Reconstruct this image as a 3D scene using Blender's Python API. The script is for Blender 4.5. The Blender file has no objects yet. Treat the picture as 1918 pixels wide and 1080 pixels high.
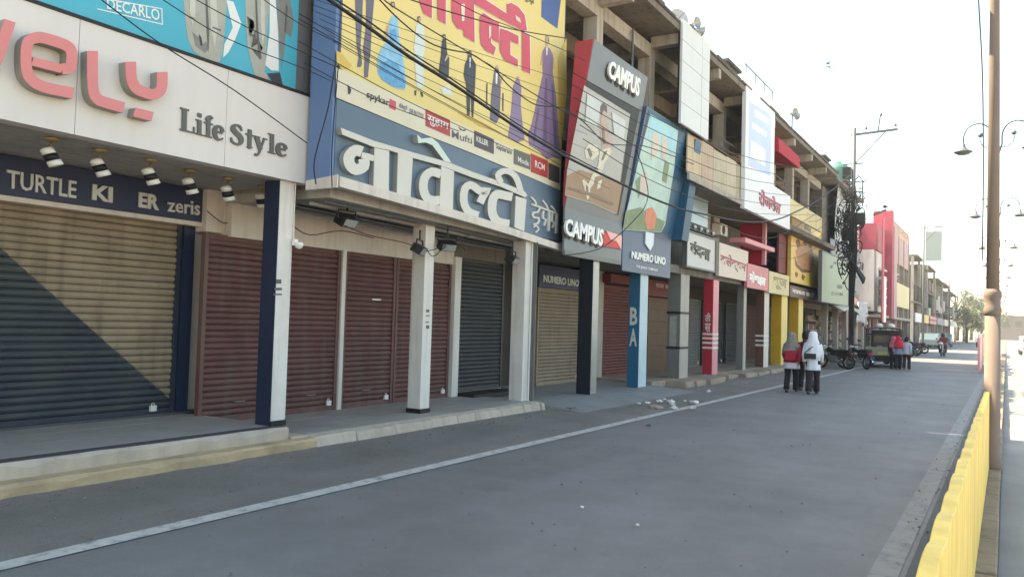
import bpy, bmesh, math, random
from mathutils import Vector, Matrix
random.seed(7)
sc = bpy.context.scene
col = sc.collection
rad = math.radians

# ---------------------------------------------------------------- camera
FPX, CX, CY, HCAM, ROLL = 1500.0, 959.0, 540.0, 1.68, 0.03
PITCH = math.atan(57.2/1500.0)
YAW = math.atan(928.1/1500.0*math.cos(PITCH))
FW = Vector((-math.sin(YAW)*math.cos(PITCH), math.cos(YAW)*math.cos(PITCH), math.sin(PITCH)))
RT = Vector((math.cos(YAW), math.sin(YAW), 0.0))
UP = RT.cross(FW)
CAM = Vector((0, 0, HCAM))
# image content is turned clockwise by ROLL: screen axes expressed in the level frame
SX = RT*math.cos(ROLL) + UP*math.sin(ROLL)
SY = -RT*math.sin(ROLL) + UP*math.cos(ROLL)
cam_d = bpy.data.cameras.new('camera'); cam = bpy.data.objects.new('camera', cam_d); col.objects.link(cam)
cam_d.sensor_width = 36.0; cam_d.lens = FPX/1918.0*36.0; cam_d.clip_start = 0.05; cam_d.clip_end = 3000
cam.matrix_world = Matrix(((SX.x, SY.x, -FW.x, CAM.x), (SX.y, SY.y, -FW.y, CAM.y), (SX.z, SY.z, -FW.z, CAM.z), (0, 0, 0, 1)))
sc.camera = cam

# ---------------------------------------------------------------- sky, sun, exposure
SUN_EL, SUN_AZ = rad(53.0), rad(-94.0)        # azimuth measured from +Y towards +X
w = bpy.data.worlds.new('World'); sc.world = w; w.use_nodes = True
nt = w.node_tree; bg = nt.nodes['Background']
sky = nt.nodes.new('ShaderNodeTexSky'); sky.sky_type = 'NISHITA'; sky.sun_disc = False
sky.sun_elevation = SUN_EL; sky.sun_rotation = SUN_AZ
sky.air_density = 1.0; sky.dust_density = 1.5; sky.ozone_density = 1.0; sky.altitude = 200
nt.links.new(sky.outputs['Color'], bg.inputs['Color']); bg.inputs['Strength'].default_value = 0.15
sd = bpy.data.lights.new('sun', 'SUN'); sun = bpy.data.objects.new('sun', sd); col.objects.link(sun)
sd.energy = 5.0; sd.angle = rad(0.6); sd.color = (1.0, 0.93, 0.82)
sdir = Vector((math.sin(SUN_AZ)*math.cos(SUN_EL), math.cos(SUN_AZ)*math.cos(SUN_EL), math.sin(SUN_EL)))
sun.rotation_euler = sdir.to_track_quat('Z', 'Y').to_euler()
sc.view_settings.view_transform = 'Standard'; sc.view_settings.look = 'None'
sc.view_settings.exposure = 2.0; sc.view_settings.gamma = 1.0; sc.view_settings.use_curve_mapping = False
sc.view_settings.use_white_balance = True; sc.view_settings.white_balance_temperature = 8400; sc.view_settings.white_balance_tint = 4

# ---------------------------------------------------------------- sight lines -> places in the street
def ray(px, py):
    return FW + SX*((px-CX)/FPX) - SY*((py-CY)/FPX)
def onX(px, py, X): d = ray(px, py); return CAM + d*(X/d.x)
def onY(px, py, Y): d = ray(px, py); return CAM + d*(Y/d.y)
def onZ(px, py, Z): d = ray(px, py); return CAM + d*((Z-HCAM)/d.z)
class Plane:
    def __init__(s, a, b, c):
        s.p = Vector(a); s.n = (Vector(b)-s.p).cross(Vector(c)-s.p).normalized()
        if s.n.x < 0: s.n = -s.n
    def at(s, px, py, off=0.0):
        d = ray(px, py); p = s.p + s.n*off
        return CAM + d*((p-CAM).dot(s.n)/d.dot(s.n))
def PX(X): return Plane((X, 0, 0), (X, 1, 0), (X, 0, 1))

# ---------------------------------------------------------------- materials
def lin(c): return c/12.92 if c <= 0.04045 else ((c+0.055)/1.055)**2.4
def S(r, g, b): return (lin(r/255), lin(g/255), lin(b/255))
MATS = {}
def mat(name, c=None, rough=0.7, var=0.14, scale=2.5, bump=0.0, bscale=60, metal=0.0, streak=0.0, spec=0.35, emit=0.0, dirt=None, dirtamt=0.0):
    if name in MATS: return MATS[name]
    m = bpy.data.materials.new(name); m.use_nodes = True; n = m.node_tree.nodes; l = m.node_tree.links
    b = n['Principled BSDF']; b.inputs['Roughness'].default_value = rough; b.inputs['Metallic'].default_value = metal
    b.inputs['Specular IOR Level'].default_value = spec
    geo = n.new('ShaderNodeNewGeometry')
    ns = n.new('ShaderNodeTexNoise'); ns.inputs['Scale'].default_value = scale; ns.inputs['Detail'].default_value = 6; ns.inputs['Roughness'].default_value = 0.65
    l.new(geo.outputs['Position'], ns.inputs['Vector'])
    mr = n.new('ShaderNodeMapRange'); mr.inputs['From Min'].default_value = 0.25; mr.inputs['From Max'].default_value = 0.75
    mr.inputs['To Min'].default_value = 1-var; mr.inputs['To Max'].default_value = 1+var
    l.new(ns.outputs['Fac'], mr.inputs['Value'])
    mul = n.new('ShaderNodeMix'); mul.data_type = 'RGBA'; mul.blend_type = 'MULTIPLY'; mul.inputs['Factor'].default_value = 1.0
    mul.inputs['A'].default_value = (*c, 1); l.new(mr.outputs['Result'], mul.inputs['B'])
    out = mul.outputs['Result']
    if streak > 0 or dirtamt > 0:
        mp = n.new('ShaderNodeMapping'); l.new(geo.outputs['Position'], mp.inputs['Vector'])
        mp.inputs['Scale'].default_value = (5, 5, 0.45) if streak > 0 else (1.3, 1.3, 1.3)
        n2 = n.new('ShaderNodeTexNoise'); n2.inputs['Scale'].default_value = 1.6; n2.inputs['Detail'].default_value = 5; l.new(mp.outputs['Vector'], n2.inputs['Vector'])
        r2 = n.new('ShaderNodeMapRange'); r2.inputs['From Min'].default_value = 0.48; r2.inputs['From Max'].default_value = 0.75
        r2.inputs['To Max'].default_value = max(streak, dirtamt); l.new(n2.outputs['Fac'], r2.inputs['Value'])
        mx = n.new('ShaderNodeMix'); mx.data_type = 'RGBA'; l.new(r2.outputs['Result'], mx.inputs['Factor'])
        l.new(out, mx.inputs['A']); mx.inputs['B'].default_value = (*(dirt or (0.09, 0.075, 0.06)), 1); out = mx.outputs['Result']
    l.new(out, b.inputs['Base Color'])
    if bump > 0:
        n3 = n.new('ShaderNodeTexNoise'); n3.inputs['Scale'].default_value = bscale; n3.inputs['Detail'].default_value = 4; l.new(geo.outputs['Position'], n3.inputs['Vector'])
        bp = n.new('ShaderNodeBump'); bp.inputs['Strength'].default_value = bump; bp.inputs['Distance'].default_value = 0.02
        l.new(n3.outputs['Fac'], bp.inputs['Height']); l.new(bp.outputs['Normal'], b.inputs['Normal'])
    if emit > 0:
        b.inputs['Emission Color'].default_value = (*c, 1); b.inputs['Emission Strength'].default_value = emit
    MATS[name] = m; return m

# ---------------------------------------------------------------- mesh helpers
class MB:
    def __init__(s): s.v = []; s.f = []
    def add(s, vs, fs):
        o = len(s.v); s.v += [tuple(v) for v in vs]; s.f += [tuple(i+o for i in f) for f in fs]; return s
    def box(s, x0, x1, y0, y1, z0, z1):
        vs = [(x0,y0,z0),(x1,y0,z0),(x1,y1,z0),(x0,y1,z0),(x0,y0,z1),(x1,y0,z1),(x1,y1,z1),(x0,y1,z1)]
        return s.add(vs, [(0,3,2,1),(4,5,6,7),(0,1,5,4),(1,2,6,5),(2,3,7,6),(3,0,4,7)])
    def hexa(s, a, b):            # two quads of points
        vs = list(a)+list(b)
        return s.add(vs, [(0,3,2,1),(4,5,6,7),(0,1,5,4),(1,2,6,5),(2,3,7,6),(3,0,4,7)])
    def bar(s, p, q, wx, wy=None, up=(0,0,1)):
        p, q = Vector(p), Vector(q); d = (q-p).normalized(); u = Vector(up)
        if abs(d.dot(u)) > 0.95: u = Vector((0,1,0))
        a = d.cross(u).normalized()*wx*0.5; b = d.cross(a).normalized()*(wy or wx)*0.5
        return s.hexa([p-a-b, p+a-b, p+a+b, p-a+b], [q-a-b, q+a-b, q+a+b, q-a+b])
    def tube(s, pts, r, n=6, cap=True):
        pts = [Vector(p) for p in pts]; rs = r if isinstance(r, (list, tuple)) else [r]*len(pts)
        o = len(s.v); pa = None
        for i, p in enumerate(pts):
            d = (pts[min(i+1, len(pts)-1)] - pts[max(i-1, 0)]).normalized()
            if pa is None:
                u = Vector((0,0,1)) if abs(d.z) < 0.9 else Vector((0,1,0)); pa = d.cross(u).normalized()
            pa = (pa - d*pa.dot(d)).normalized(); pb = d.cross(pa)
            for k in range(n):
                t = 2*math.pi*k/n; s.v.append(tuple(p + (pa*math.cos(t)+pb*math.sin(t))*rs[i]))
        for i in range(len(pts)-1):
            for k in range(n):
                a = o+i*n+k; b = o+i*n+(k+1)%n; s.f.append((a, b, b+n, a+n))
        if cap:
            s.f.append(tuple(o+k for k in range(n))[::-1]); s.f.append(tuple(o+(len(pts)-1)*n+k for k in range(n)))
        return s
    def lathe(s, prof, n=14, M=None):      # prof: (r, z)
        o = len(s.v); M = M or Matrix.Identity(4)
        for r, z in prof:
            for k in range(n):
                t = 2*math.pi*k/n; s.v.append(tuple(M @ Vector((r*math.cos(t), r*math.sin(t), z))))
        for i in range(len(prof)-1):
            for k in range(n):
                a = o+i*n+k; b = o+i*n+(k+1)%n; s.f.append((a, b, b+n, a+n))
        s.f.append(tuple(o+k for k in range(n))[::-1]); s.f.append(tuple(o+(len(prof)-1)*n+k for k in range(n)))
        return s
    def loft(s, rings, n=18, fold=0.0, nf=5, ph=0.0):   # (cx,cy,cz,rx,ry)
        o = len(s.v)
        for i, (x, y, z, rx, ry) in enumerate(rings):
            for k in range(n):
                t = 2*math.pi*k/n; f = 1+fold*(i/len(rings))*math.sin(nf*t+ph+0.5*i)
                s.v.append((x+rx*f*math.cos(t), y+ry*f*math.sin(t), z))
        for i in range(len(rings)-1):
            for k in range(n):
                a = o+i*n+k; b = o+i*n+(k+1)%n; s.f.append((a, b, b+n, a+n))
        s.f.append(tuple(o+k for k in range(n))[::-1]); s.f.append(tuple(o+(len(rings)-1)*n+k for k in range(n)))
        return s
    def prism(s, front, back):
        n = len(front); o = len(s.v); s.v += [tuple(p) for p in front]+[tuple(p) for p in back]
        s.f.append(tuple(o+i for i in range(n))); s.f.append(tuple(o+n+i for i in range(n))[::-1])
        for i in range(n):
            j = (i+1) % n; s.f.append((o+i, o+n+i, o+n+j, o+j))
        return s
    def mesh(s, name, m=None, smooth=False):
        me = bpy.data.meshes.new(name); me.from_pydata(s.v, [], s.f); me.validate()
        bm = bmesh.new(); bm.from_mesh(me); bmesh.ops.recalc_face_normals(bm, faces=bm.faces[:])
        bm.to_mesh(me); bm.free()
        if m: me.materials.append(m)
        if smooth:
            for p in me.polygons: p.use_smooth = True
        me.update(); return me
    def build(s, name, m=None, parent=None, smooth=False, loc=None):
        return link(name, s.mesh(name, m, smooth), parent, loc)
def link(name, data, parent=None, loc=None):
    o = bpy.data.objects.new(name, data); col.objects.link(o)
    if parent: o.parent = parent
    if loc: o.location = loc
    return o
def tag(o, label=None, cat=None, group=None, kind=None):
    if label: o['label'] = label
    if cat: o['category'] = cat
    if group: o['group'] = group
    if kind: o['kind'] = kind
    return o
def thing(name, label, cat, loc=(0,0,0), group=None):
    return tag(link(name, None, None, loc), label, cat, group)
def struct(name, mb, m): return tag(mb.build(name, m), kind='structure')
def box(name, m, parent, *a): return MB().box(*a).build(name, m, parent)
def bev(o, wd=0.01, seg=2):
    md = o.modifiers.new('bevel', 'BEVEL'); md.width = wd; md.segments = seg; md.limit_method = 'ANGLE'; return o
def copy_tree(o, parent=None):
    c = o.copy(); col.objects.link(c); c.parent = parent
    for ch in list(o.children): copy_tree(ch, c)
    return c

# traced outline on a sign plane -> raised piece of sheet
def piece(name, pl, poly, m, parent, depth=0.004, off=0.003):
    fr = [pl.at(x, y, off) for x, y in poly]
    return MB().prism([p+pl.n*depth for p in fr], fr).build(name, m, parent)
def inflate(poly, d):
    n = len(poly); A = sum(poly[i][0]*poly[(i+1)%n][1]-poly[(i+1)%n][0]*poly[i][1] for i in range(n)); sg = 1 if A > 0 else -1
    out = []
    for i in range(n):
        a, b, c = Vector(poly[i-1]), Vector(poly[i]), Vector(poly[(i+1)%n])
        e1 = (b-a).normalized(); e2 = (c-b).normalized(); n1 = Vector((e1.y, -e1.x)); n2 = Vector((e2.y, -e2.x))
        v = n1+n2; L = v.length
        v = (v/L) * min(2.0, 2.0/max(L, 0.6)) if L > 1e-4 else n1
        out.append((b.x+v.x*d*sg, b.y+v.y*d*sg))
    return out
def ribbon_px(pts, wd):
    n = len(pts); ws = wd if isinstance(wd, (list, tuple)) else [wd]*n; L, R = [], []
    for i in range(n):
        a, b, c = Vector(pts[max(i-1,0)]), Vector(pts[i]), Vector(pts[min(i+1,n-1)])
        e1 = (b-a).normalized() if i > 0 else (c-b).normalized(); e2 = (c-b).normalized() if i < n-1 else e1
        v = Vector((e1.y+e2.y, -e1.x-e2.x)); L_ = max(v.length, 0.5); v = v/L_*min(2/L_, 1.6)*ws[i]/2
        L.append((b.x+v.x, b.y+v.y)); R.append((b.x-v.x, b.y-v.y))
    return L, R
def smooth_pts(p, k=3):
    out = []; n = len(p)
    for i in range(n-1):
        p0, p1, p2, p3 = p[max(i-1,0)], p[i], p[i+1], p[min(i+2,n-1)]
        for t in range(k):
            t /= k
            out.append(tuple(0.5*(2*p1[j]+(p2[j]-p0[j])*t+(2*p0[j]-5*p1[j]+4*p2[j]-p3[j])*t*t+(3*p1[j]-p0[j]-3*p2[j]+p3[j])*t**3) for j in range(len(p1))))
    out.append(tuple(p[-1])); return out
def stroke(mb, pl, pts, wd, depth, off=0.003, sm=0):
    if sm: pts = smooth_pts(pts, sm)
    L, R = ribbon_px(pts, wd); n = len(pts)
    lf = [pl.at(*p, off+depth) for p in L]; rf = [pl.at(*p, off+depth) for p in R]
    lb = [p-pl.n*depth for p in lf]; rb = [p-pl.n*depth for p in rf]
    o = len(mb.v); mb.v += [tuple(p) for p in lb+rb+lf+rf]; g = lambda a, i: o+a*n+i
    for i in range(n-1):
        mb.f += [(g(2,i),g(2,i+1),g(3,i+1),g(3,i)), (g(0,i),g(0,i+1),g(2,i+1),g(2,i)), (g(1,i),g(3,i),g(3,i+1),g(1,i+1))]
    mb.f += [(g(0,0),g(2,0),g(3,0),g(1,0)), (g(0,n-1),g(1,n-1),g(3,n-1),g(2,n-1))]
    return mb
def scaled(poly, ox, oy, k): return [(ox+x/k, oy+y/k) for x, y in poly]

def text_raw(s, bold=0.0):
    cu = bpy.data.curves.new('txt', 'FONT'); cu.body = s; cu.offset = bold; cu.resolution_u = 2; cu.extrude = 0.5
    ob = bpy.data.objects.new('txt', cu); col.objects.link(ob)
    dg = bpy.context.evaluated_depsgraph_get(); dg.update()
    me = bpy.data.meshes.new_from_object(ob.evaluated_get(dg))
    bpy.data.objects.remove(ob); bpy.data.curves.remove(cu); return me
def text(name, s, pl, quad, m, parent, depth=0.006, off=0.003, bold=0.012):
    """writing stretched over the four px corners TL TR BR BL of a sign plane"""
    me = text_raw(s, bold); me.name = name
    if not len(me.vertices): return None
    xs = [v.co.x for v in me.vertices]; ys = [v.co.y for v in me.vertices]
    x0, x1, y0, y1 = min(xs), max(xs), min(ys), max(ys)
    q = [pl.at(*p) for p in quad]
    for v in me.vertices:
        u = (v.co.x-x0)/max(x1-x0, 1e-6); t = (v.co.y-y0)/max(y1-y0, 1e-6)
        p = (q[0]*(1-u)+q[1]*u)*t + (q[3]*(1-u)+q[2]*u)*(1-t)
        v.co = p + pl.n*(off + (depth if v.co.z > 0 else 0))
    me.materials.clear(); me.materials.append(m)
    return link(name, me, parent)
def quadmid(tl, tr, br, bl, u0, u1, v0, v1):     # sub-quad of a px quad, v from top
    f = lambda u, v: tuple((tl[i]*(1-u)+tr[i]*u)*(1-v)+(bl[i]*(1-u)+br[i]*u)*v for i in (0, 1))
    return [f(u0,v0), f(u1,v0), f(u1,v1), f(u0,v1)]

# ---------------------------------------------------------------- palette
white_paint = mat('white_paint', S(216,210,202), 0.65, 0.10, 1.6, bump=0.12, bscale=35, streak=0.42, dirt=(0.32,0.29,0.25))
cream_wall = mat('cream_wall', S(212,200,190), 0.8, 0.08, 1.5, bump=0.1, streak=0.25, dirt=(0.2,0.17,0.14))
navy = mat('navy_paint', S(36,46,70), 0.45, 0.1, 2)
concrete = mat('old_concrete', S(170,161,150), 0.85, 0.16, 1.6, bump=0.25, bscale=40, streak=0.5, dirt=(0.10,0.085,0.07))
concrete_dark = mat('stained_concrete', S(118,110,102), 0.9, 0.2, 1.3, bump=0.3, bscale=30, streak=0.6, dirt=(0.04,0.035,0.03))
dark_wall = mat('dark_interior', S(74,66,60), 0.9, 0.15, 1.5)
black = mat('black_paint', S(28,28,30), 0.5, 0.15, 3)
rubber = mat('rubber', S(26,26,27), 0.85, 0.1, 8)
steel = mat('galvanised_steel', S(150,152,154), 0.4, 0.12, 6, metal=0.7)
grey_metal = mat('grey_metal', S(98,100,104), 0.5, 0.1, 4, metal=0.2)
white_plastic = mat('white_plastic', S(225,222,214), 0.35, 0.04, 5)
maroon = mat('maroon_shutter', S(102,68,65), 0.6, 0.25, 2.2, streak=0.6, dirt=(0.15,0.115,0.095))
dark_shutter_m = mat('charcoal_shutter', S(62,64,66), 0.45, 0.15, 2.5, streak=0.3)
tan_shutter_m = mat('tan_shutter', S(146,128,108), 0.5, 0.2, 2.2, streak=0.35, dirt=(0.1,0.07,0.05))
brown_wood = mat('brown_wood', S(104,74,50), 0.55, 0.25, 3, streak=0.4)
wire_m = mat('cable_sheath', S(30,30,32), 0.6, 0.1, 5)

# ================================================================ GROUND, ROAD, PAVEMENTS
def asphalt_mat(name, c, c2, patch=0.45, crack=0.90):
    m = mat(name, c, 0.62, 0.12, 0.6, bump=0.3, bscale=220, spec=0.5)
    n = m.node_tree.nodes; l = m.node_tree.links; b = n['Principled BSDF']
    src = b.inputs['Base Color'].links[0].from_socket
    geo = n['Geometry']
    # long wheel-worn bands along the street + speckle of aggregate
    mp = n.new('ShaderNodeMapping'); mp.inputs['Scale'].default_value = (1.1, 0.05, 1); l.new(geo.outputs['Position'], mp.inputs['Vector'])
    a = n.new('ShaderNodeTexNoise'); a.inputs['Scale'].default_value = 1.4; a.inputs['Detail'].default_value = 7; l.new(mp.outputs['Vector'], a.inputs['Vector'])
    r = n.new('ShaderNodeMapRange'); r.inputs['From Min'].default_value = 0.42; r.inputs['From Max'].default_value = 0.7; r.inputs['To Max'].default_value = patch; l.new(a.outputs['Fac'], r.inputs['Value'])
    x = n.new('ShaderNodeMix'); x.data_type = 'RGBA'; l.new(r.outputs['Result'], x.inputs['Factor']); l.new(src, x.inputs['A']); x.inputs['B'].default_value = (*c2, 1)
    v = n.new('ShaderNodeTexNoise'); v.inputs['Scale'].default_value = 130; v.inputs['Detail'].default_value = 3; l.new(geo.outputs['Position'], v.inputs['Vector'])
    r2 = n.new('ShaderNodeMapRange'); r2.inputs['From Min'].default_value = 0.3; r2.inputs['From Max'].default_value = 0.7; r2.inputs['To Min'].default_value = 0.7; r2.inputs['To Max'].default_value = 1.3; l.new(v.outputs['Fac'], r2.inputs['Value'])
    y = n.new('ShaderNodeMix'); y.data_type = 'RGBA'; y.blend_type = 'MULTIPLY'; y.inputs['Factor'].default_value = 1; l.new(x.outputs['Result'], y.inputs['A']); l.new(r2.outputs['Result'], y.inputs['B'])
    st = n.new('ShaderNodeTexNoise'); st.inputs['Scale'].default_value = 0.55; st.inputs['Detail'].default_value = 8; st.inputs['Roughness'].default_value = .7; l.new(geo.outputs['Position'], st.inputs['Vector'])
    sr = n.new('ShaderNodeMapRange'); sr.inputs['From Min'].default_value = .3; sr.inputs['From Max'].default_value = .7; sr.inputs['To Min'].default_value = .74; sr.inputs['To Max'].default_value = 1.22; l.new(st.outputs['Fac'], sr.inputs['Value'])
    vo = n.new('ShaderNodeTexVoronoi'); vo.feature = 'DISTANCE_TO_EDGE'; vo.inputs['Scale'].default_value = .42
    wv = n.new('ShaderNodeTexNoise'); wv.inputs['Scale'].default_value = 1.7; wv.inputs['Detail'].default_value = 6; l.new(geo.outputs['Position'], wv.inputs['Vector'])
    wa = n.new('ShaderNodeVectorMath'); wa.operation = 'MULTIPLY_ADD'; l.new(wv.outputs['Color'], wa.inputs[0]); wa.inputs[1].default_value = (.9,.9,.0); l.new(geo.outputs['Position'], wa.inputs[2]); l.new(wa.outputs[0], vo.inputs['Vector'])
    ck = n.new('ShaderNodeMapRange'); ck.inputs['From Min'].default_value = .0; ck.inputs['From Max'].default_value = .006; ck.inputs['To Min'].default_value = crack; ck.inputs['To Max'].default_value = 1; l.new(vo.outputs['Distance'], ck.inputs['Value'])
    mm = n.new('ShaderNodeMath'); mm.operation = 'MULTIPLY'; l.new(sr.outputs['Result'], mm.inputs[0]); l.new(ck.outputs['Result'], mm.inputs[1])
    z = n.new('ShaderNodeMix'); z.data_type = 'RGBA'; z.blend_type = 'MULTIPLY'; z.inputs['Factor'].default_value = 1; l.new(y.outputs['Result'], z.inputs['A']); l.new(mm.outputs[0], z.inputs['B'])
    l.new(z.outputs['Result'], b.inputs['Base Color']); return m
asphalt = asphalt_mat('road_asphalt', (0.166, 0.161, 0.152), (0.212, 0.204, 0.191))
shoulder_m = asphalt_mat('shoulder_concrete', (0.185, 0.170, 0.150), (0.235, 0.217, 0.19), 0.5)
right_m = asphalt_mat('dusty_road', (0.22, 0.205, 0.185), (0.31, 0.29, 0.26), 0.6)
gutter_m = asphalt_mat('gutter_asphalt', (0.055, 0.055, 0.056), (0.085, 0.08, 0.075))
def worn_line(name, c):
    m = mat(name, c, 0.75, 0.12, 4)
    n = m.node_tree.nodes; l = m.node_tree.links; b = n['Principled BSDF']; src = b.inputs['Base Color'].links[0].from_socket
    a = n.new('ShaderNodeTexNoise'); a.inputs['Scale'].default_value = 7; a.inputs['Detail'].default_value = 8; a.inputs['Roughness'].default_value = 0.75
    l.new(n['Geometry'].outputs['Position'], a.inputs['Vector'])
    r = n.new('ShaderNodeMapRange'); r.inputs['From Min'].default_value = 0.5; r.inputs['From Max'].default_value = 0.66; r.inputs['To Max'].default_value = 0.75; l.new(a.outputs['Fac'], r.inputs['Value'])
    x = n.new('ShaderNodeMix'); x.data_type = 'RGBA'; l.new(r.outputs['Result'], x.inputs['Factor']); l.new(src, x.inputs['A']); x.inputs['B'].default_value = (0.13, 0.13, 0.13, 1)
    l.new(x.outputs['Result'], b.inputs['Base Color']); return m
line_m = worn_line('lane_paint', (0.50, 0.475, 0.435)); line2_m = worn_line('worn_lane_paint', (0.27, 0.265, 0.255))
earth = mat('dusty_earth', S(150,135,115), 0.95, 0.2, 0.4, bump=0.3, bscale=20)
struct('ground', MB().add([(-400,-200,-0.03),(400,-200,-0.03),(400,600,-0.03),(-400,600,-0.03)], [(0,1,2,3)]), earth)
def sheet(name, m, x0, x1, y0, y1, z):
    ys = [y0]
    while ys[-1] < y1: ys.append(min(y1, ys[-1]+25))
    mb = MB()
    for a, b in zip(ys, ys[1:]): mb.add([(x0,a,z),(x1,a,z),(x1,b,z),(x0,b,z)], [(0,1,2,3)])
    return struct(name, mb, m)
sheet('road', asphalt, -9.0, -0.34, -8, 420, 0.0)
sheet('opposite_road', right_m, -0.04, 8.0, -8, 420, 0.0)
# shoulder with a ragged inner edge towards the shops
mb = MB(); random.seed(3); y = -8
while y < 80:
    y2 = y+1.0; mb.add([(-7.9,y,0.004),(-5.52+random.uniform(-.015,.015),y,0.004),(-5.52+random.uniform(-.015,.015),y2,0.004),(-7.9,y2,0.004)], [(0,1,2,3)]); y = y2
struct('road_shoulder', mb, shoulder_m)
sheet('lane_line', line_m, -5.55, -5.375, -8, 120, 0.008)
sheet('median_lane_line', line2_m, -0.80, -0.62, -8, 120, 0.005)
sheet('gutter', gutter_m, -0.58, -0.34, -8, 60, 0.0045)
# median kerb, cast in lengths with open joints
kerb_m = mat('kerb_concrete', S(142,128,112), 0.9, 0.25, 2.0, bump=0.5, bscale=25, streak=0.5)
med = struct('median_kerb', MB().box(-0.335, -0.045, -8, 300, -0.02, 0.10), kerb_m)
y = -2.0; k = 0
blk = None
while y < 46:
    if blk is None:
        blk = MB().box(-0.145, 0.145, 0.01, 0.985, 0.10, 0.16).mesh('kerb_block', kerb_m)
    o = link('kerb_block', blk, med, (-0.19+random.uniform(-.008,.008), y, random.uniform(-.008,.006))); bev(o, 0.012, 2); y += 1.0

# shop plinths and steps
step_m = mat('step_plaster', S(186,172,154), 0.9, 0.22, 1.6, bump=0.3, bscale=25, streak=0.25, dirt=(0.2,0.15,0.1))
step_low_m = mat('step_ochre', S(184,160,126), 0.9, 0.2, 1.8, bump=0.4, bscale=25, dirtamt=0.5, dirt=(0.13,0.10,0.07))
tile_m = mat('pavement_tile', S(158,152,144), 0.6, 0.12, 0.9, spec=0.4, dirtamt=0.4, dirt=(0.2,0.18,0.155))
tile_border = mat('dark_tile_border', S(74,74,78), 0.6, 0.15, 1.5)
blue_tile = mat('slate_tile', S(140,140,136), 0.6, 0.15, 1.0, dirtamt=0.4, dirt=(0.15,0.13,0.11))
brown_tile = mat('brown_plinth', S(158,140,122), 0.85, 0.2, 1.2, bump=0.3, bscale=20, dirtamt=0.4, dirt=(0.12,0.09,0.07))
def rough_box(x0, x1, y0, y1, z0, z1, seed, amp=.012, step=.22):
    """long masonry edge: front arris wanders and is chipped"""
    random.seed(seed); n = max(2, int((y1-y0)/step)); mb = MB()
    for i in range(n+1):
        y = y0+(y1-y0)*i/n; c = random.gauss(0,amp); ch = abs(random.gauss(0,amp)) + (random.uniform(.02,.05) if random.random() < .10 else 0)
        mb.v += [(x0,y,z0),(x1+c,y,z0),(x1+c*.7,y,z1-.018-ch),(x1-.02-ch+c*.5,y,z1+random.gauss(0,.002)),(x0,y,z1)]
    for i in range(n):
        for k in range(5): mb.f.append((i*5+k, i*5+(k+1)%5, (i+1)*5+(k+1)%5, (i+1)*5+k))
    mb.f.append((4,3,2,1,0)); mb.f.append(tuple(n*5+k for k in range(5))); return mb
# plinth with the two steps (left shop)
pv = struct('pavement', rough_box(-10.2, -7.57, -4, 7.08, -0.02, 0.262, 51), step_m)
rough_box(-7.60, -7.34, -4, 7.36, -0.02, 0.115, 52, .016).build('lower_step', step_low_m, pv)
box('border_tile', tile_border, pv, -7.78, -7.63, -4, 7.06, 0.262, 0.2685)
random.seed(11)
tm = MB().box(0.004, 0.596, 0.004, 0.896, 0, 0.006).mesh('floor_tile', tile_m)
for i in range(3):
    for j in range(11):
        link('floor_tile', tm, pv, (-9.59+i*0.602, -2.9+j*0.9, 0.262+random.uniform(0,0.0015)))
# next shop: one chipped kerb and worn tile floor
pn = struct('pavement', MB().box(-10.2, -7.52, 7.085, 13.25, -0.02, 0.142), step_m)
random.seed(5); prof = []
yy = 7.35
while yy < 13.2:
    y2 = min(13.22, yy+random.uniform(0.5, 0.9)); dx = random.uniform(-0.03, 0.03)
    o = MB().hexa([(-7.522,yy+.006,-.02),(-7.36+dx,yy+.006,-.02),(-7.36+dx,y2-.006,-.02),(-7.522,y2-.006,-.02)],
                  [(-7.522,yy+.006,.140),(-7.40+dx,yy+.006,.128+random.uniform(-.02,.008)),(-7.40+dx,y2-.006,.128+random.uniform(-.02,.008)),(-7.522,y2-.006,.140)]).build('kerb_stone', step_m, pn)
    bev(o, 0.025, 3); yy = y2
tm2 = MB().box(0.004, 0.546, 0.004, 0.716, 0, 0.006).mesh('floor_tile', tile_m)
for i in range(3):
    for j in range(8):
        link('floor_tile', tm2, pn, (-9.2+i*0.552, 7.35+j*0.722, 0.142+random.uniform(0,0.002)))
# slate ramp in front of the two sport shops
rp = struct('pavement', MB().add([(-10.2,13.26,-.02),(-6.6,13.26,-.02),(-6.6,19.5,-.02),(-10.2,19.5,-.02),(-10.2,13.26,.12),(-7.6,13.26,.09),(-6.6,13.26,.008),(-6.6,19.5,.008),(-7.6,19.5,.09),(-10.2,19.5,.12)],
    [(4,5,8,9),(5,6,7,8),(0,1,6,5,4),(3,9,8,7,2),(0,4,9,3),(1,2,7,6)]), blue_tile)
# brown broken plinth beyond
pb = struct('pavement', MB().box(-10.2, -7.75, 19.5, 75.5, -0.02, 0.17), brown_tile)
random.seed(9); yy = 19.55
while yy < 44:
    y2 = yy+random.uniform(0.7, 1.3); x1 = -7.15+random.uniform(-.22,.12); z1 = .165+random.uniform(-.03,0)
    if random.random() < 0.82:
        bev(MB().hexa([(-7.752,yy+.01,-.02),(x1+.03,yy+.01,-.02),(x1+random.uniform(-.05,.08),y2-.01,-.02),(-7.752,y2-.01,-.02)],
              [(-7.752,yy+.01,.165),(x1,yy+.01,z1),(x1+random.uniform(-.05,.02),y2-.01,z1-random.uniform(0,.05)),(-7.752,y2-.01,.165)]).build('kerb_stone', brown_tile, pb), 0.03, 2)
    yy = y2

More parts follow.
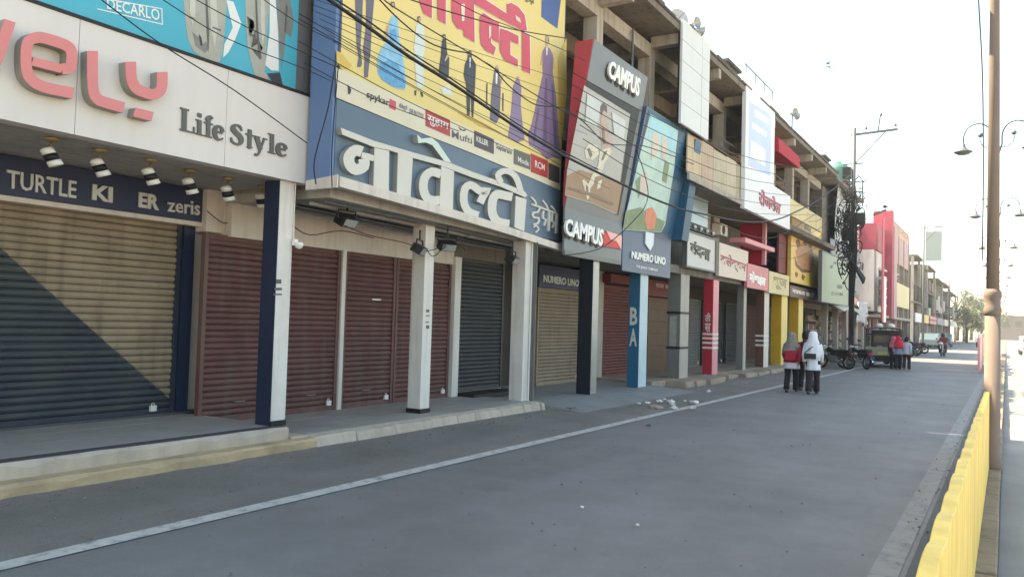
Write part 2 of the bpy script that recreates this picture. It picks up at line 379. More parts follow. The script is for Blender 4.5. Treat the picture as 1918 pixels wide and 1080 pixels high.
# ================================================================ SHUTTERS
def slat_prof(pitch, bulge):
    pr = [(-0.012, 0.0)]
    for k in range(6):
        t = k/5; pr.append((bulge*(0.25+0.75*math.sin(math.pi*(0.08+0.84*t))), pitch*(0.10+0.80*t)))
    return pr+[(-0.012, pitch*0.985)]
def slat_mesh(L, pitch, m, bulge=0.03, seed=0):
    random.seed(seed); pr = [slat_prof(pitch, bulge)[k] for k in (0,1,3,4,6,7)]; nc = 5; vs = []; fs = []
    ph = random.uniform(0,6); dent = random.randint(1,nc-2) if random.random() < .35 else -1
    for j in range(nc):
        wob = .0035*math.sin(ph+2.3*j) - (random.uniform(.008,.016) if j == dent else 0); dz = random.gauss(0,.0016)
        for x, z in pr: vs.append((x+wob, L*j/(nc-1), z+dz))
    n = len(pr)
    for j in range(nc-1):
        for k in range(n-1): fs.append((j*n+k, (j+1)*n+k, (j+1)*n+k+1, j*n+k+1))
    return MB().add(vs, fs).mesh('slat', m)
def shutter(parent, X, y0, y1, z0, z1, m, pitch=0.088, single=True, label=None, rail=None):
    sh = MB().box(X-0.04, X-0.014, y0, y1, z0, z1).box(X-0.01, X+0.035, y0, y1, z0, z0+0.09).build('shutter', rail or m, parent)
    if label: sh['label'] = label
    n = int((z1-z0-0.09)/pitch)
    if single:
        mes = [slat_mesh(y1-y0-0.02, pitch, m, .03, q) for q in range(7)]; random.seed(int(y0*10))
        for i in range(n):
            sl = link('slat', random.choice(mes), sh, (X+random.uniform(-.003,.003), y0+0.01, z0+0.09+i*pitch)); sl.rotation_euler = (0, random.uniform(-.05,.05), random.gauss(0,.0012))
    else:
        mb = MB()
        for i in range(n):
            z = z0+0.09+i*pitch; vs = []; pr = slat_prof(pitch, .03)
            for x_, z_ in pr: vs += [(X+x_, y0+.01, z+z_), (X+x_, y1-.01, z+z_)]
            mb.add(vs, [(2*k, 2*k+1, 2*k+3, 2*k+2) for k in range(len(pr)-1)])
        tag(mb.build('slats', m, sh), kind='stuff')
    # guide channels
    for ga, gb in ((y0-0.05, y0+0.01), (y1-0.01, y1+0.05)):
        MB().box(X-0.03, X+0.05, ga, gb, z0, z1+.002).build('guide_channel', rail or m, sh)
    return sh
def padlock(parent, X, y, z):
    o = MB().box(X+.04, X+.072, y-.045, y+.045, z-.01, z+.065).tube([(X+.052,y-.02,z+.055),(X+.052,y-.02,z+.085),(X+.052,y,z+.1),(X+.052,y+.02,z+.085),(X+.052,y+.02,z+.055)], .006).build('padlock', mat('padlock_chrome', S(214,212,206), .3, .05, 6), parent)
    return o

# two-tone painted shutter: sand above, blue-green grey below a slanting line
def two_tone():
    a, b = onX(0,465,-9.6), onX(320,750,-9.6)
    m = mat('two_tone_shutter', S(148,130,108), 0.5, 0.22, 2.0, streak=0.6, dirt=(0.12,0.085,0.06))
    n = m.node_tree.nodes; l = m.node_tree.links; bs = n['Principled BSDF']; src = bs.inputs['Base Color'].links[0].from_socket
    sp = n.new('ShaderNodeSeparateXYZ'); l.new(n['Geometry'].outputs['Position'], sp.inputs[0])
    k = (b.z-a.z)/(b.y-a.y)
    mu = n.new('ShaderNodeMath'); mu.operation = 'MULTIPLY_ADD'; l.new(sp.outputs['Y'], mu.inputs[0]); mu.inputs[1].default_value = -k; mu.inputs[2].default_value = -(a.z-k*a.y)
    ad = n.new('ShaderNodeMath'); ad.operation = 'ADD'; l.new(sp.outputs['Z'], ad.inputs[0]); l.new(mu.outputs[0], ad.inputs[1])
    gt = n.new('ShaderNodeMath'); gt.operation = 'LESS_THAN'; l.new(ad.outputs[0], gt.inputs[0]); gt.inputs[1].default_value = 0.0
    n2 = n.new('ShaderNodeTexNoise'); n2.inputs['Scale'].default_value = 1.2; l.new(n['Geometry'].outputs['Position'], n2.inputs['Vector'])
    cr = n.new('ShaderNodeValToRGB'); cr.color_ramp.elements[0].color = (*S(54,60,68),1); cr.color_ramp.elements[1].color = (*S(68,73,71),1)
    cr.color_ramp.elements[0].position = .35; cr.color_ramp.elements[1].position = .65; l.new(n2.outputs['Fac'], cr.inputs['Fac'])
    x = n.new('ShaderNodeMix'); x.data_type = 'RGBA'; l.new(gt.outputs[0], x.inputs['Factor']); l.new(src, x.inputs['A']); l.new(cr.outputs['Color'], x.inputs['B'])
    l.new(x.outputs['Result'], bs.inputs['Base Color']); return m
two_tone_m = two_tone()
soffit_m = mat('soffit_plank', S(172,166,160), 0.7, 0.2, 2.0, streak=0.3)

# ================================================================ SHOP BUILDING WITH THE PINK LETTERS
A = thing('shop_building', 'low shop block at the near left, sand and grey-green shutter between navy pillars', 'building', (-9.7, 2, 0))
def adopt(o, parent):
    o.parent = parent; o.matrix_parent_inverse = Matrix.Translation(parent.location).inverted(); return o
def P(parent, name, m, *a): return adopt(MB().box(*a).build(name, m), parent)
def PM(parent, name, m, mb, smooth=False): return adopt(mb.build(name, m, None, smooth), parent)
P(A, 'wall', cream_wall, -13.0, -9.66, -4, 7.3, 0.0, 10.2)
P(A, 'upper_floor', concrete, -9.655, -7.86, -4, 7.34, 3.42, 10.2)
P(A, 'roof_slab', concrete_dark, -13.0, -7.0, -4, 7.36, 10.202, 10.35)  # unseen roof, raised with an added overhang to shade the near road
for i in range(9):
    P(A, 'soffit_plank', soffit_m, -9.63+i*0.214, -9.63+i*0.214+0.206, -4, 7.33, 3.335, 3.36)
P(A, 'soffit_backing', black, -9.65, -7.72, -4, 7.335, 3.365, 3.415)
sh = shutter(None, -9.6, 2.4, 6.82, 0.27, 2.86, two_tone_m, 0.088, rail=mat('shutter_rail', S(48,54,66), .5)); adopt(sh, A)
sh['label'] = 'roller shutter painted sand above and grey-green below a slanting line'
padlock(sh, -9.6, 6.55, 0.34)
P(A, 'pilaster', navy, -9.64, -9.52, 6.885, 7.055, 0.27, 2.86)
P(A, 'lintel_wall', cream_wall, -9.65, -9.30, 7.06, 7.32, 2.75, 3.33)
P(A, 'threshold', tile_border, -9.64, -9.48, 2.3, 7.3, 0.262, 0.30)
def column(parent, x0, x1, y0, y1, z0, z1, m_side, m_front, base=None, label=None, t=0.006):
    c = P(parent, 'column', m_side, x0, x1, y0, y1, z0, z1); bev(c, 0.008, 2)
    if m_front is not m_side:
        f = MB().box(x1+0.0005, x1+t, y0+.004, y1-.004, z0, z1-.002).build('painted_face', m_front, c)
    if base:
        b = MB().box(x0-.012, x1+.012, y0-.012, y1+.012, z0, z0+.07).build('base', base, None); b.parent = c
    if label: c['label'] = label
    return c
c0 = column(A, -8.02, -7.745, 6.93, 7.17, 0.262, 3.335, navy, white_paint, None, 'square pillar with one navy side and one white side')
b = MB().box(-7.738, -7.725, 6.925, 7.175, .262, .33).build('base', black, None); b.parent = c0
# notices stencilled on the white face
for (x, y, w_, h_) in ((522,527,10,8),(521,541,14,5),(520,551,16,3)):
    o = piece('stencil_mark', PX(-7.738), [(x-w_/2,y-h_/2),(x+w_/2,y-h_/2),(x+w_/2,y+h_/2),(x-w_/2,y+h_/2)], mat('stencil_ink', S(96,94,96), .8), None, 0.001, 0.001); o.parent = c0

# ================================================================ DRESS SHOP BUILDING (blue and yellow boards)
NL, NR = Vector((-7.20, 7.30, 0)), Vector((-7.90, 14.55, 0))       # foot of the slightly turned board front
NPL = Plane(NL, NR, NL+Vector((0,0,1)))
def nalong(y, off=0.0, z=0.0):
    t = (y-NL.y)/(NR.y-NL.y); p = NL.lerp(NR, t); return Vector((p.x, p.y, z)) + NPL.n*off
B = thing('shop_building', 'dress shop block with maroon roller shutters behind slim white columns', 'building', (-9.3, 10, 0))
P(B, 'wall', cream_wall, -13.0, -9.24, 7.32, 14.6, 0.0, 10.0)
P(B, 'roof_slab', concrete_dark, -13.0, -7.0, 7.38, 14.6, 10.002, 10.15)  # out of view; lifted and extended streetward so its shadow covers the road
def nbox(name, m, parent, y0, y1, o0, o1, z0, z1):
    q = lambda z: [nalong(y0,o0,z), nalong(y0,o1,z), nalong(y1,o1,z), nalong(y1,o0,z)]
    return adopt(MB().hexa(q(z0), q(z1)).build(name, m), parent)
# first floor body behind the boards
PM(B, 'upper_floor', concrete, MB().hexa([(-9.23,7.4,3.30),(-7.42,7.47,3.30),(-8.08,14.5,3.30),(-9.23,14.5,3.30)], [(-9.23,7.4,10.0),(-7.42,7.47,10.0),(-8.08,14.5,10.0),(-9.23,14.5,10.0)]))
PM(B, 'soffit', soffit_m, MB().hexa([(-9.22,7.36,3.17),(-7.40,7.46,3.17),(-8.06,14.48,3.17),(-9.22,14.48,3.17)], [(-9.22,7.36,3.295),(-7.40,7.46,3.295),(-8.06,14.48,3.295),(-9.22,14.48,3.295)]))
random.seed(21)
for i in range(5):        # conduit and batten runs under the canopy
    x0 = -7.55-i*0.24
    PM(B, 'conduit', [grey_metal, soffit_m, black][i%3], MB().tube([(x0,7.5,3.13-.01*i),(x0-.25,10.6,3.14-.012*i),(x0-.62,14.4,3.13)], 0.018+0.006*(i%2), 6))
P(B, 'lintel_wall', cream_wall, -9.235, -9.12, 7.33, 12.58, 2.70, 3.168)
P(B, 'lintel_wall', concrete_dark, -9.235, -9.14, 12.60, 14.5, 2.85, 3.168)
for y0, y1 in ((6.98,8.30),(8.42,9.46),(9.66,10.84),(10.96,12.48)):
    s_ = shutter(None, -9.18, y0, y1, 0.15, 2.72, maroon, 0.083); adopt(s_, B)
    padlock(s_, -9.18, y1-0.12, 0.24)
s_ = shutter(None, -9.19, 12.86, 14.42, 0.22, 2.86, dark_shutter_m, 0.083, label='charcoal roller shutter'); adopt(s_, B)
P(B, 'threshold', black, -9.22, -8.7, 12.8, 14.5, 0.12, 0.20)
for ya, yb in ((9.52,9.60),):
    P(B, 'door_post', white_paint, -9.20, -9.10, ya, yb, 0.15, 2.72)
P(B, 'door_post', white_paint, -9.22, -9.06, 12.56, 12.76, 0.15, 2.85)
c1 = column(B, -8.12, -7.86, 10.06, 10.30, 0.15, 3.17, white_paint, white_paint, black, 'slim white square column with a black foot')
c2 = column(B, -8.03, -7.74, 12.98, 13.18, 0.13, 3.17, white_paint, white_paint, None, 'white column with grey pipes strapped to its corner')
for i in range(3):
    o = MB().tube([(-7.70+.045*i-.03,13.20+.01*i,0.12),(-7.70+.045*i-.03,13.20+.01*i,3.16)], 0.02, 8).build('pipe', [white_plastic, grey_metal, concrete_dark][i], c2)
bev(MB().box(-7.80,-7.72,13.19,13.33,0.1,3.15).build('edge_trim', concrete_dark, c2), .005)
for (x, y, w_, h_) in ((801,582,6,5),(801,591,7,2),(800,603,7,2),(801,612,6,6)):
    o = piece('stencil_mark', PX(-7.86), [(x-w_/2,y-h_/2),(x+w_/2,y-h_/2),(x+w_/2,y+h_/2),(x-w_/2,y+h_/2)], MATS['stencil_ink'], c1, 0.001, 0.001)

st_ = MB().box(-9.145,-9.142,10.30,10.52,1.93,1.955).build('sticker', white_plastic, None); adopt(st_, B)
for y in (7.6, 8.95, 10.2, 11.7): PM(B, 'lift_handle', steel, MB().tube([(-9.14,y-.09,.42),(-9.11,y-.08,.42),(-9.11,y+.08,.42),(-9.14,y+.09,.42)], .008, 6))

# ================================================================ SIGN: PINK LETTERS ON WHITE
sb_white = mat('signboard_white', S(214,206,200), 0.5, 0.04, 0.8, streak=0.12, dirt=(0.45,0.40,0.36))
pink = mat('pink_letter', S(214,128,126), 0.45, 0.05, 2); pink_side = mat('letter_return', S(150,146,138), 0.5, 0.08, 3)
LS = thing('signboard', 'long white signboard with raised pink letters and smaller grey serif lettering', 'signboard', (-7.78, 4, 3.33))
ys = [-4, -1.2, 1.65, 4.28, 6.02, 7.36]
for a, b in zip(ys, ys[1:]):
    P(LS, 'panel', sb_white, -7.84, -7.66, a+.003, b-.003, 3.33, 4.455)
P(LS, 'top_trim', black, -7.84, -7.645, -4, 7.36, 4.457, 4.49)
LP = PX(-7.66); FD = 0.115
def raised(name, strokes, parent, pl, front, back, depth, ftick=0.008):
    """raised channel letter: deep return body with a coloured face"""
    mb = MB(); mf = MB()
    for i, (pts, wd, sm) in enumerate(strokes):
        stroke(mb, pl, pts, wd, depth-0.001*i, 0.002, sm); stroke(mf, pl, pts, wd, ftick, depth+0.0035-0.001*i, sm)
    o = PM(parent, name, back, mb); f = mf.build('face', front, o); return o
D3 = lambda L: [(x/3, y/3) for x, y in L]
raised('letter', [(D3([(58,118),(20,230),(-10,320),(-40,380)]), 22, 0)], LS, LP, pink, pink_side, FD)
raised('letter', [(D3([(413,524),(240,487),(172,440),(150,385),(148,290),(160,235),(205,212),(250,215),(355,248),(398,280),(404,330),(394,380),(350,388)]), 20.5, 3), (D3([(350,388),(182,345)]), 16, 0)], LS, LP, pink, pink_side, FD)
raised('letter', [(D3([(521,287),(523,490),(548,555),(600,578),(697,605)]), 20, 3)], LS, LP, pink, pink_side, FD)
raised('letter', [(D3([(735,348),(740,440),(765,495),(810,518),(862,532),(900,512),(912,470),(912,405)]), 20, 3), (D3([(756,630),(858,655)]), 17, 0)], LS, LP, pink, pink_side, FD)
# serif lettering built glyph by glyph; unit square: x right, y up, cap height 1
def bar_(x0, y0, x1, y1): return ('b', x0, y0, x1, y1)
GL = {
 'L': (.78, [bar_(.10,0,.34,1), bar_(0,.93,.45,1), bar_(0,0,.1,.07), bar_(.34,0,.78,.07), bar_(.71,.07,.78,.3)]),
 'i': (.40, [bar_(.10,0,.30,.68), bar_(0,.62,.1,.68), bar_(0,0,.1,.06), bar_(.30,0,.40,.06), bar_(.10,.80,.30,.98)]),
 'f': (.46, [('s', [(.48,.90),(.38,.97),(.27,.92),(.22,.78)], [.10,.12,.16,.20]), bar_(.12,0,.32,.8), bar_(0,.6,.12,.67), bar_(.32,.6,.46,.67), bar_(0,0,.12,.06), bar_(.32,0,.44,.06)]),
 'e': (.62, [('s', [(.10,.38),(.52,.38)], [.08,.08]), ('s', [(.52,.42),(.48,.58),(.33,.66),(.17,.58),(.11,.36),(.17,.12),(.34,.03),(.55,.14)], [.16,.13,.08,.16,.20,.16,.09,.07])]),
 'S': (.72, [('s', [(.62,.74),(.52,.92),(.34,.95),(.18,.86),(.16,.70),(.32,.57),(.52,.44),(.60,.26),(.50,.08),(.30,.04),(.10,.12),(.06,.30)], [.05,.09,.09,.16,.20,.20,.21,.19,.13,.08,.09,.05]), ]),
 't': (.44, [bar_(.12,.1,.31,.9), bar_(0,.6,.12,.67), bar_(.31,.6,.44,.67), ('s', [(.21,.12),(.28,.03),(.42,.08)], [.18,.12,.05])]),
 'y': (.66, [('s', [(.14,.66),(.37,.05)], [.19,.17]), ('s', [(.55,.66),(.34,.02),(.22,-.22),(.06,-.24)], [.07,.07,.09,.12]), bar_(0,.62,.28,.68), bar_(.44,.62,.66,.68)]),
 'l': (.42, [bar_(.10,0,.30,1.0), bar_(0,.94,.1,1), bar_(0,0,.1,.06), bar_(.30,0,.42,.06)]),
}
slate_letter = mat('slate_letter', S(92,92,88), 0.5, 0.08, 4)
def serif_word(word, pl, bl, br, cap_l, cap_r, parent, m, depth):
    W = sum(GL[c][0]+.05 if c != ' ' else .26 for c in word); x = 0
    for c in word:
        if c == ' ': x += .26; continue
        wdt, el = GL[c]; mb = MB()
        def T(u, v):
            t = (x+u)/W; bx = bl[0]+(br[0]-bl[0])*t; by = bl[1]+(br[1]-bl[1])*t; cp = cap_l+(cap_r-cap_l)*t
            return (bx+0.02*v*cp, by-v*cp)
        k = W and (br[0]-bl[0])/W
        for i, e in enumerate(el):
            dd = depth-0.0008*i
            if e[0] == 'b':
                q = [T(e[1],e[2]), T(e[3],e[2]), T(e[3],e[4]), T(e[1],e[4])]
                fr = [pl.at(*p, 0.002) for p in q]; mb.prism([p+pl.n*dd for p in fr], fr)
            else:
                stroke(mb, pl, smooth_pts([T(u,v) for u, v in e[1]], 3), [w_*k*1.25 for (w_,) in smooth_pts([(q,) for q in e[2]], 3)], dd, 0.002)
        PM(parent, 'letter', m, mb); x += wdt+.05
serif_word('Life Style', LP, (336,244), (541,296), 43, 35, LS, slate_letter, 0.018)

# small fascia over the shutter: TURTLE KI ER zeris
TS = thing('fascia_sign', 'dark blue strip sign with thin silver letters above the sand shutter', 'sign', (-9.5, 5, 2.85))
navy_dark = mat('dark_blue_fascia', S(46,54,84), 0.5, 0.08, 1.5)
P(TS, 'panel', navy_dark, -9.64, -9.40, 2.3, 7.09, 2.875, 3.32)
P(TS, 'bottom_trim', cream_wall, -9.64, -9.385, 2.3, 7.09, 2.815, 2.872)
TP = PX(-9.40); silver = mat('silver_letter', S(205,205,202), 0.35, 0.05, 5)
def T_(parent, s, pl, quad, m, **k):
    o = text('lettering', s, pl, quad, m, None, **k)
    if o: adopt(o, parent)
    return o
T_(TS, 'TURTLE', TP, [(12,318),(142,340),(141,372),(11,352)], silver, depth=.02)
T_(TS, 'KI', TP, [(172,345),(210,351),(209,380),(171,374)], silver, depth=.02, bold=.04)
T_(TS, 'ER', TP, [(259,360),(297,366),(296,394),(258,388)], silver, depth=.02, bold=.04)
T_(TS, 'zeris', TP, [(312,372),(373,378),(373,404),(312,396)], silver, depth=.02)

# ================================================================ TEAL POSTER ABOVE
teal = mat('teal_print', S(66,170,190), 0.45, 0.06, 0.7); frame_grey = mat('grey_frame', S(104,102,104), 0.6, 0.12, 1.5)
PO = thing('billboard', 'teal fashion billboard with grey suited figures above the white signboard', 'billboard', (-7.8, 4, 4.49))
P(PO, 'panel', frame_grey, -7.86, -7.765, -4, 7.355, 4.492, 8.6)
TPp = PX(-7.762)
yr = TPp.at(556,90).y
P(PO, 'print', teal, -7.764, -7.757, -3.9, yr, 4.52, 8.5)
pp = PX(-7.757)
suit = mat('print_stone', S(168,166,154), .5, .12, 8); suit2 = mat('print_grey_suit', S(128,128,120), .5, .16, 9); pwhite = mat('print_white', S(226,224,220), .5, .03, 3); pdark = mat('print_charcoal', S(62,62,66), .5, .1, 8); pskin = mat('print_skin', S(196,160,140), .5, .06, 6)
def prints(parent, pl, m, polys, name='print_figure', off=.002, depth=.0015):
    for i, p in enumerate(polys):
        adopt(piece(name, pl, p, m, None, depth, off+.0006*i), parent)
prints(PO, pp, suit, [[(344,0),(347,40),(352,75),(362,96),(385,112),(400,117),(412,116),(416,98),(421,60),(425,0),(424,-60),(350,-60)],
                      [(459,-40),(460,40),(463,80),(468,110),(477,140),(488,148),(497,130),(500,60),(505,0),(505,-40)]])
prints(PO, pp, pwhite, [[(424,0),(437,4),(452,44),(440,75),(428,98),(418,108),(420,84),(436,52),(428,20)], [(505,-20),(516,0),(521,60),(522,133),(508,132),(497,122),(505,60)]])
prints(PO, pp, suit2, [[(516,-30),(540,-20),(550,40),(545,70),(535,62),(532,100),(527,130),(523,90),(520,30)], [(462,30),(475,40),(480,70),(492,90),(484,110),(470,90)], [(360,60),(372,70),(376,88),(385,78),(392,90),(384,100),(366,86)]])
prints(PO, pp, pdark, [[(500,138),(524,136),(531,164),(514,160)], [(372,64),(377,70),(380,86),(388,80),(382,94),(374,84)]])
pp2 = PX(-7.7535)
prints(PO, pp2, mat('print_seam', S(96,96,90), .5, .1, 6), [[(384,-20),(387,-20),(392,60),(390,100),(387,60)], [(354,30),(364,34),(364,37),(354,33)], [(398,50),(414,56),(414,59),(398,53)], [(478,-10),(481,-10),(484,60),(490,110),(486,112),(480,60)], [(466,60),(476,66),(475,70),(466,64)], [(536,10),(539,12),(536,60),(533,60)]])
prints(PO, pp2, mat('print_stone_light', S(192,190,178), .5, .1, 8), [[(392,-20),(404,-20),(408,50),(402,90),(396,60)], [(356,-20),(366,-20),(366,25),(360,50),(355,20)], [(488,-20),(496,-20),(496,60),(492,90),(488,40)]])
prints(PO, pp, pskin, [[(482,140),(497,136),(504,152),(492,154)]])
lb = [(180,-6),(303,16),(304,47),(182,18)]
prints(PO, pp, pwhite, [[lb[0],lb[1],(lb[1][0],lb[1][1]+2),(lb[0][0],lb[0][1]+2)], [lb[3],lb[2],(lb[2][0],lb[2][1]-2),(lb[3][0],lb[3][1]-2)], [(302,16),(304,16),(305,47),(303,47)]], 'print_border')
T_(PO, 'DECARLO', pp, [(200,-3),(298,18),(299,40),(200,17)], pwhite, depth=.002)
# neighbouring strip, blue return panel of the dress shop
NB = thing('signboard', 'blue dress shop signboard with big raised white Devanagari letters', 'signboard', (-7.4, 8, 3.3))
blue_panel = mat('blue_panel', S(92,112,130), 0.45, 0.08, 0.7, streak=0.15, dirt=(0.08,0.12,0.16)); blue_side = mat('blue_return', S(98,124,164), 0.5, 0.08, 0.9, streak=0.15, dirt=(0.1,0.14,0.2))
nbox('panel', blue_panel, NB, 7.315, 14.55, -0.10, 0.0, 3.31, 4.385)
zt = 9.0
PM(NB, 'return_panel', blue_side, MB().hexa([(-7.61,7.25,3.30),(-7.21,7.25,3.30),(-7.21,7.312,3.30),(-7.61,7.312,3.30)], [(-7.61,7.25,zt),(-7.21,7.25,zt),(-7.21,7.312,zt),(-7.61,7.312,zt)]))
NP = Plane(nalong(7.5), nalong(14), nalong(7.5, 0, 1)); wl = mat('white_letter', S(206,202,192), 0.45, 0.04, 2, streak=0.1, dirt=(.5,.47,.42)); wl_side = mat('white_letter_return', S(150,150,146), 0.5, 0.06, 2)
K = lambda L: scaled(L, 560, 200, 3.552)
def raised_poly(name, polys, strokes, parent, pl, depth, fm, sm_):
    mb = MB(); mf = MB()
    for i, p in enumerate(polys):
        d = depth-.001*i; fr = [pl.at(x, y, d+.002) for x, y in p]; mb.prism(fr, [q-pl.n*d for q in fr]); fr = [q+pl.n*.0015 for q in fr]; mf.prism([q+pl.n*.006 for q in fr], fr)
    for i, (pts, wd, sm) in enumerate(strokes):
        stroke(mb, pl, pts, wd, depth-.004-.001*i, .002, sm); stroke(mf, pl, pts, wd, .006, depth-.0005-.001*i, sm)
    o = PM(parent, name, sm_, mb); mf.build('face', fm, o); return o
ND = 0.075
raised_poly('letter_headline', [K([(275,140),(500,228),(760,305),(990,368),(1150,432),(1330,495),(1500,562),(1518,590),(1500,602),(1340,532),(1150,470),(1030,425),(945,392),(760,342),(600,290),(495,268),(287,186)])], [], NB, NP, ND, wl, wl_side)
raised_poly('letter', [K([(500,272),(598,294),(594,592),(492,572)])], [(K([(500,345),(455,330),(418,322)]), 11, 0), (K([(420,300),(375,290),(335,330),(340,385),(380,418),(432,395),(432,345)]), 20, 3)], NB, NP, ND, wl, wl_side)
raised_poly('letter', [K([(657,306),(755,342),(737,632),(647,607)])], [], NB, NP, ND, wl, wl_side)
raised_poly('letter', [K([(945,394),(1030,428),(1020,702),(932,672)])], [(K([(945,450),(885,432),(838,470),(828,545),(850,602),(890,622),(938,620)]), 16, 3)], NB, NP, ND, wl, wl_side)
raised_poly('vowel_sign', [K([(785,186),(812,212),(880,206),(922,240),(1012,372),(965,362),(885,256),(842,238),(792,242)])], [], NB, NP, ND+.01, mat('pale_green_letter', S(204,220,208), .45, .05, 2), wl_side)
raised_poly('letter', [], [(K([(1205,640),(1228,590),(1245,562),(1205,560),(1178,540),(1140,520),(1105,545),(1096,620),(1115,680),(1150,708),(1195,722)]), 14, 2)], NB, NP, ND, wl, wl_side)
raised_poly('letter', [], [(K([(1420,600),(1370,590),(1318,582),(1290,620),(1286,700),(1310,752),(1350,772),(1400,780)]), 16, 3)], NB, NP, ND, wl, wl_side)
raised_poly('letter', [K([(1440,592),(1512,615),(1496,828),(1432,802)])], [(K([(1345,505),(1325,455),(1360,428),(1410,436),(1450,480),(1475,560)]), 11, 3)], NB, NP, ND+.012, wl, wl_side)
small = [(K([(1552,648),(1722,712)]), 3.2, 0), (K([(1720,712),(1716,842)]), 3.4, 0), (K([(1668,694),(1664,826)]), 3.4, 0), (K([(1605,672),(1590,700),(1560,705),(1562,735),(1596,740),(1592,775),(1560,780)]), 3.2, 2), (K([(1560,800),(1580,790),(1596,815),(1575,835)]), 2.6, 2), (K([(1630,690),(1625,740),(1645,752),(1632,790)]), 3, 2), (K([(1690,705),(1684,760),(1704,770),(1690,806)]), 3, 2), (K([(1545,600),(1570,625),(1580,650)]), 2.8, 2), (K([(1622,622),(1648,655),(1660,690)]), 2.8, 2), (K([(1680,660),(1702,685),(1712,705)]), 2.8, 2)]
mb = MB()
for i, (p, w_, s_) in enumerate(small): stroke(mb, NP, p, w_, .03-.0008*i, .002, s_)
PM(NB, 'small_lettering', wl, mb)
# curved white drip edge under the blue panel
fas = mat('fascia_white', S(212,200,190), .6, .1, 1.5, streak=.3, dirt=(.25,.2,.16))
pts = smooth_pts([(7.27,3.335),(8.8,3.315),(10.6,3.29),(12.4,3.245),(14.65,3.17)], 4)
mb = MB()
for (a, za), (b, zb) in zip(pts, pts[1:]):
    q = lambda y, z: [nalong(y,-.06,z-.06), nalong(y,.13,z-.075), nalong(y,.13,z+.055), nalong(y,-.06,z+.06)]
    mb.hexa(q(a, za), q(b, zb))
PM(NB, 'drip_edge', fas, mb)
PM(NB, 'drip_edge_return', fas, MB().hexa([(-7.60,7.225,3.24),(-7.06,7.225,3.24),(-7.06,7.248,3.24),(-7.60,7.248,3.24)], [(-7.60,7.225,3.36),(-7.06,7.225,3.40),(-7.06,7.248,3.40),(-7.60,7.248,3.36)]))

# ================================================================ YELLOW BILLBOARD
YB = thing('billboard', 'big yellow dress shop billboard with fashion figures and red Devanagari letters', 'billboard', (-7.4, 8.2, 4.4))
yellow_print = mat('yellow_print', S(226,202,128), 0.45, 0.07, 0.5)
nbox('panel', mat('billboard_frame', S(70,84,112), .5, .1, 2), YB, 7.314, 14.58, -0.10, 0.006, 4.388, 9.0)
nbox('print', yellow_print, YB, 7.345, 14.54, 0.0065, 0.010, 4.40, 8.98)
YP = Plane(nalong(7.5,.010), nalong(14,.010), nalong(7.5,.010,1))
G = lambda L: scaled(L, 560, 0, 3.552)
band = mat('print_offwhite', S(218,208,184), .5, .04, 2)
prints(YB, YP, band, [[(630,127),(700,160),(796,203),(880,241),(963,277),(1049,316),(1049,356),(960,318),(880,285),(796,252),(700,212),(629,182)]], 'print_band', .001, .001)
YF = Plane(nalong(7.5,.0125), nalong(14,.0125), nalong(7.5,.0125,1))
pviolet = mat('print_violet', S(138,118,148), .5, .1, 4); pgrey = mat('print_slate', S(104,98,112), .5, .12, 5); pblue = mat('print_sky_blue', S(134,188,214), .5, .2, 9); ppale = mat('print_pale_blue', S(206,214,206), .5, .06, 5); pred = mat('print_red', S(206,82,98), .5, .06, 2)
prints(YB, YF, pgrey, [scaled([(520,-60),(640,-60),(620,400),(600,700),(625,960),(600,1010),(550,1000),(575,850),(545,700),(530,350)], 600, 0, 7.99),
    scaled([(690,-60),(810,-60),(770,400),(750,800),(720,1060),(712,1160),(660,1160),(655,1060),(665,900),(640,750),(680,420)], 600, 0, 7.99)])
prints(YB, YF, pblue, [G([(600,150),(618,110),(650,112),(660,160),(668,270),(690,360),(715,560),(700,598),(655,592),(610,570),(555,535),(525,490),(520,400),(545,330),(590,270)])])
prints(YB, YF, pgrey, [G([(612,12),(635,14),(640,40),(622,52),(608,36)]), G([(788,112),(805,108),(815,135),(800,150),(788,140)])])
prints(YB, YF, ppale, [G([(780,165),(800,150),(828,160),(840,300),(825,400),(832,580),(812,590),(782,580),(765,320)]), G([(940,590),(1000,560),(1020,640),(960,625)])])
prints(YB, YF, pdark, [G([(768,604),(782,600),(780,636),(770,636)]), G([(806,612),(822,615),(828,645),(815,645)]),
    G([(950,290),(962,240),(978,260),(985,350),(1000,390),(996,520),(965,520),(935,500),(930,470),(945,370)]),
    G([(1120,395),(1130,345),(1148,345),(1150,385),(1178,430),(1172,560),(1160,780),(1168,805),(1150,785),(1142,580),(1135,790),(1120,785),(1112,560),(1096,500),(1104,430)]),
    G([(1248,560),(1255,550),(1253,700),(1246,700)]), G([(1355,620),(1362,620),(1360,740),(1354,740)])])
prints(YB, YF, pgrey, [G([(1300,470),(1312,440),(1328,460),(1335,500),(1342,600),(1335,780),(1312,822),(1270,798),(1280,620)])])
prints(YB, YF, pviolet, [G([(1425,570),(1450,520),(1470,540),(1480,590),(1475,700),(1490,850),(1502,930),(1450,950),(1390,910),(1400,850),(1415,700)]),
    G([(1620,345),(1640,310),(1665,320),(1690,365),(1688,480),(1710,640),(1730,900),(1742,1062),(1690,1045),(1650,1060),(1600,1010),(1530,965),(1525,880),(1545,840),(1590,640),(1622,500)])])
prints(YB, YF, pskin, [G([(1638,250),(1650,240),(1662,262),(1655,310),(1640,300)]), G([(1616,360),(1624,362),(1612,440),(1604,430)]), G([(1118,352),(1132,346),(1134,376),(1122,380)])])
oval = lambda x, y, a, b: [(x+a*math.cos(q*.7854), y+b*math.sin(q*.7854)) for q in range(8)]
YH = Plane(nalong(7.5,.017), nalong(14,.017), nalong(7.5,.017,1))
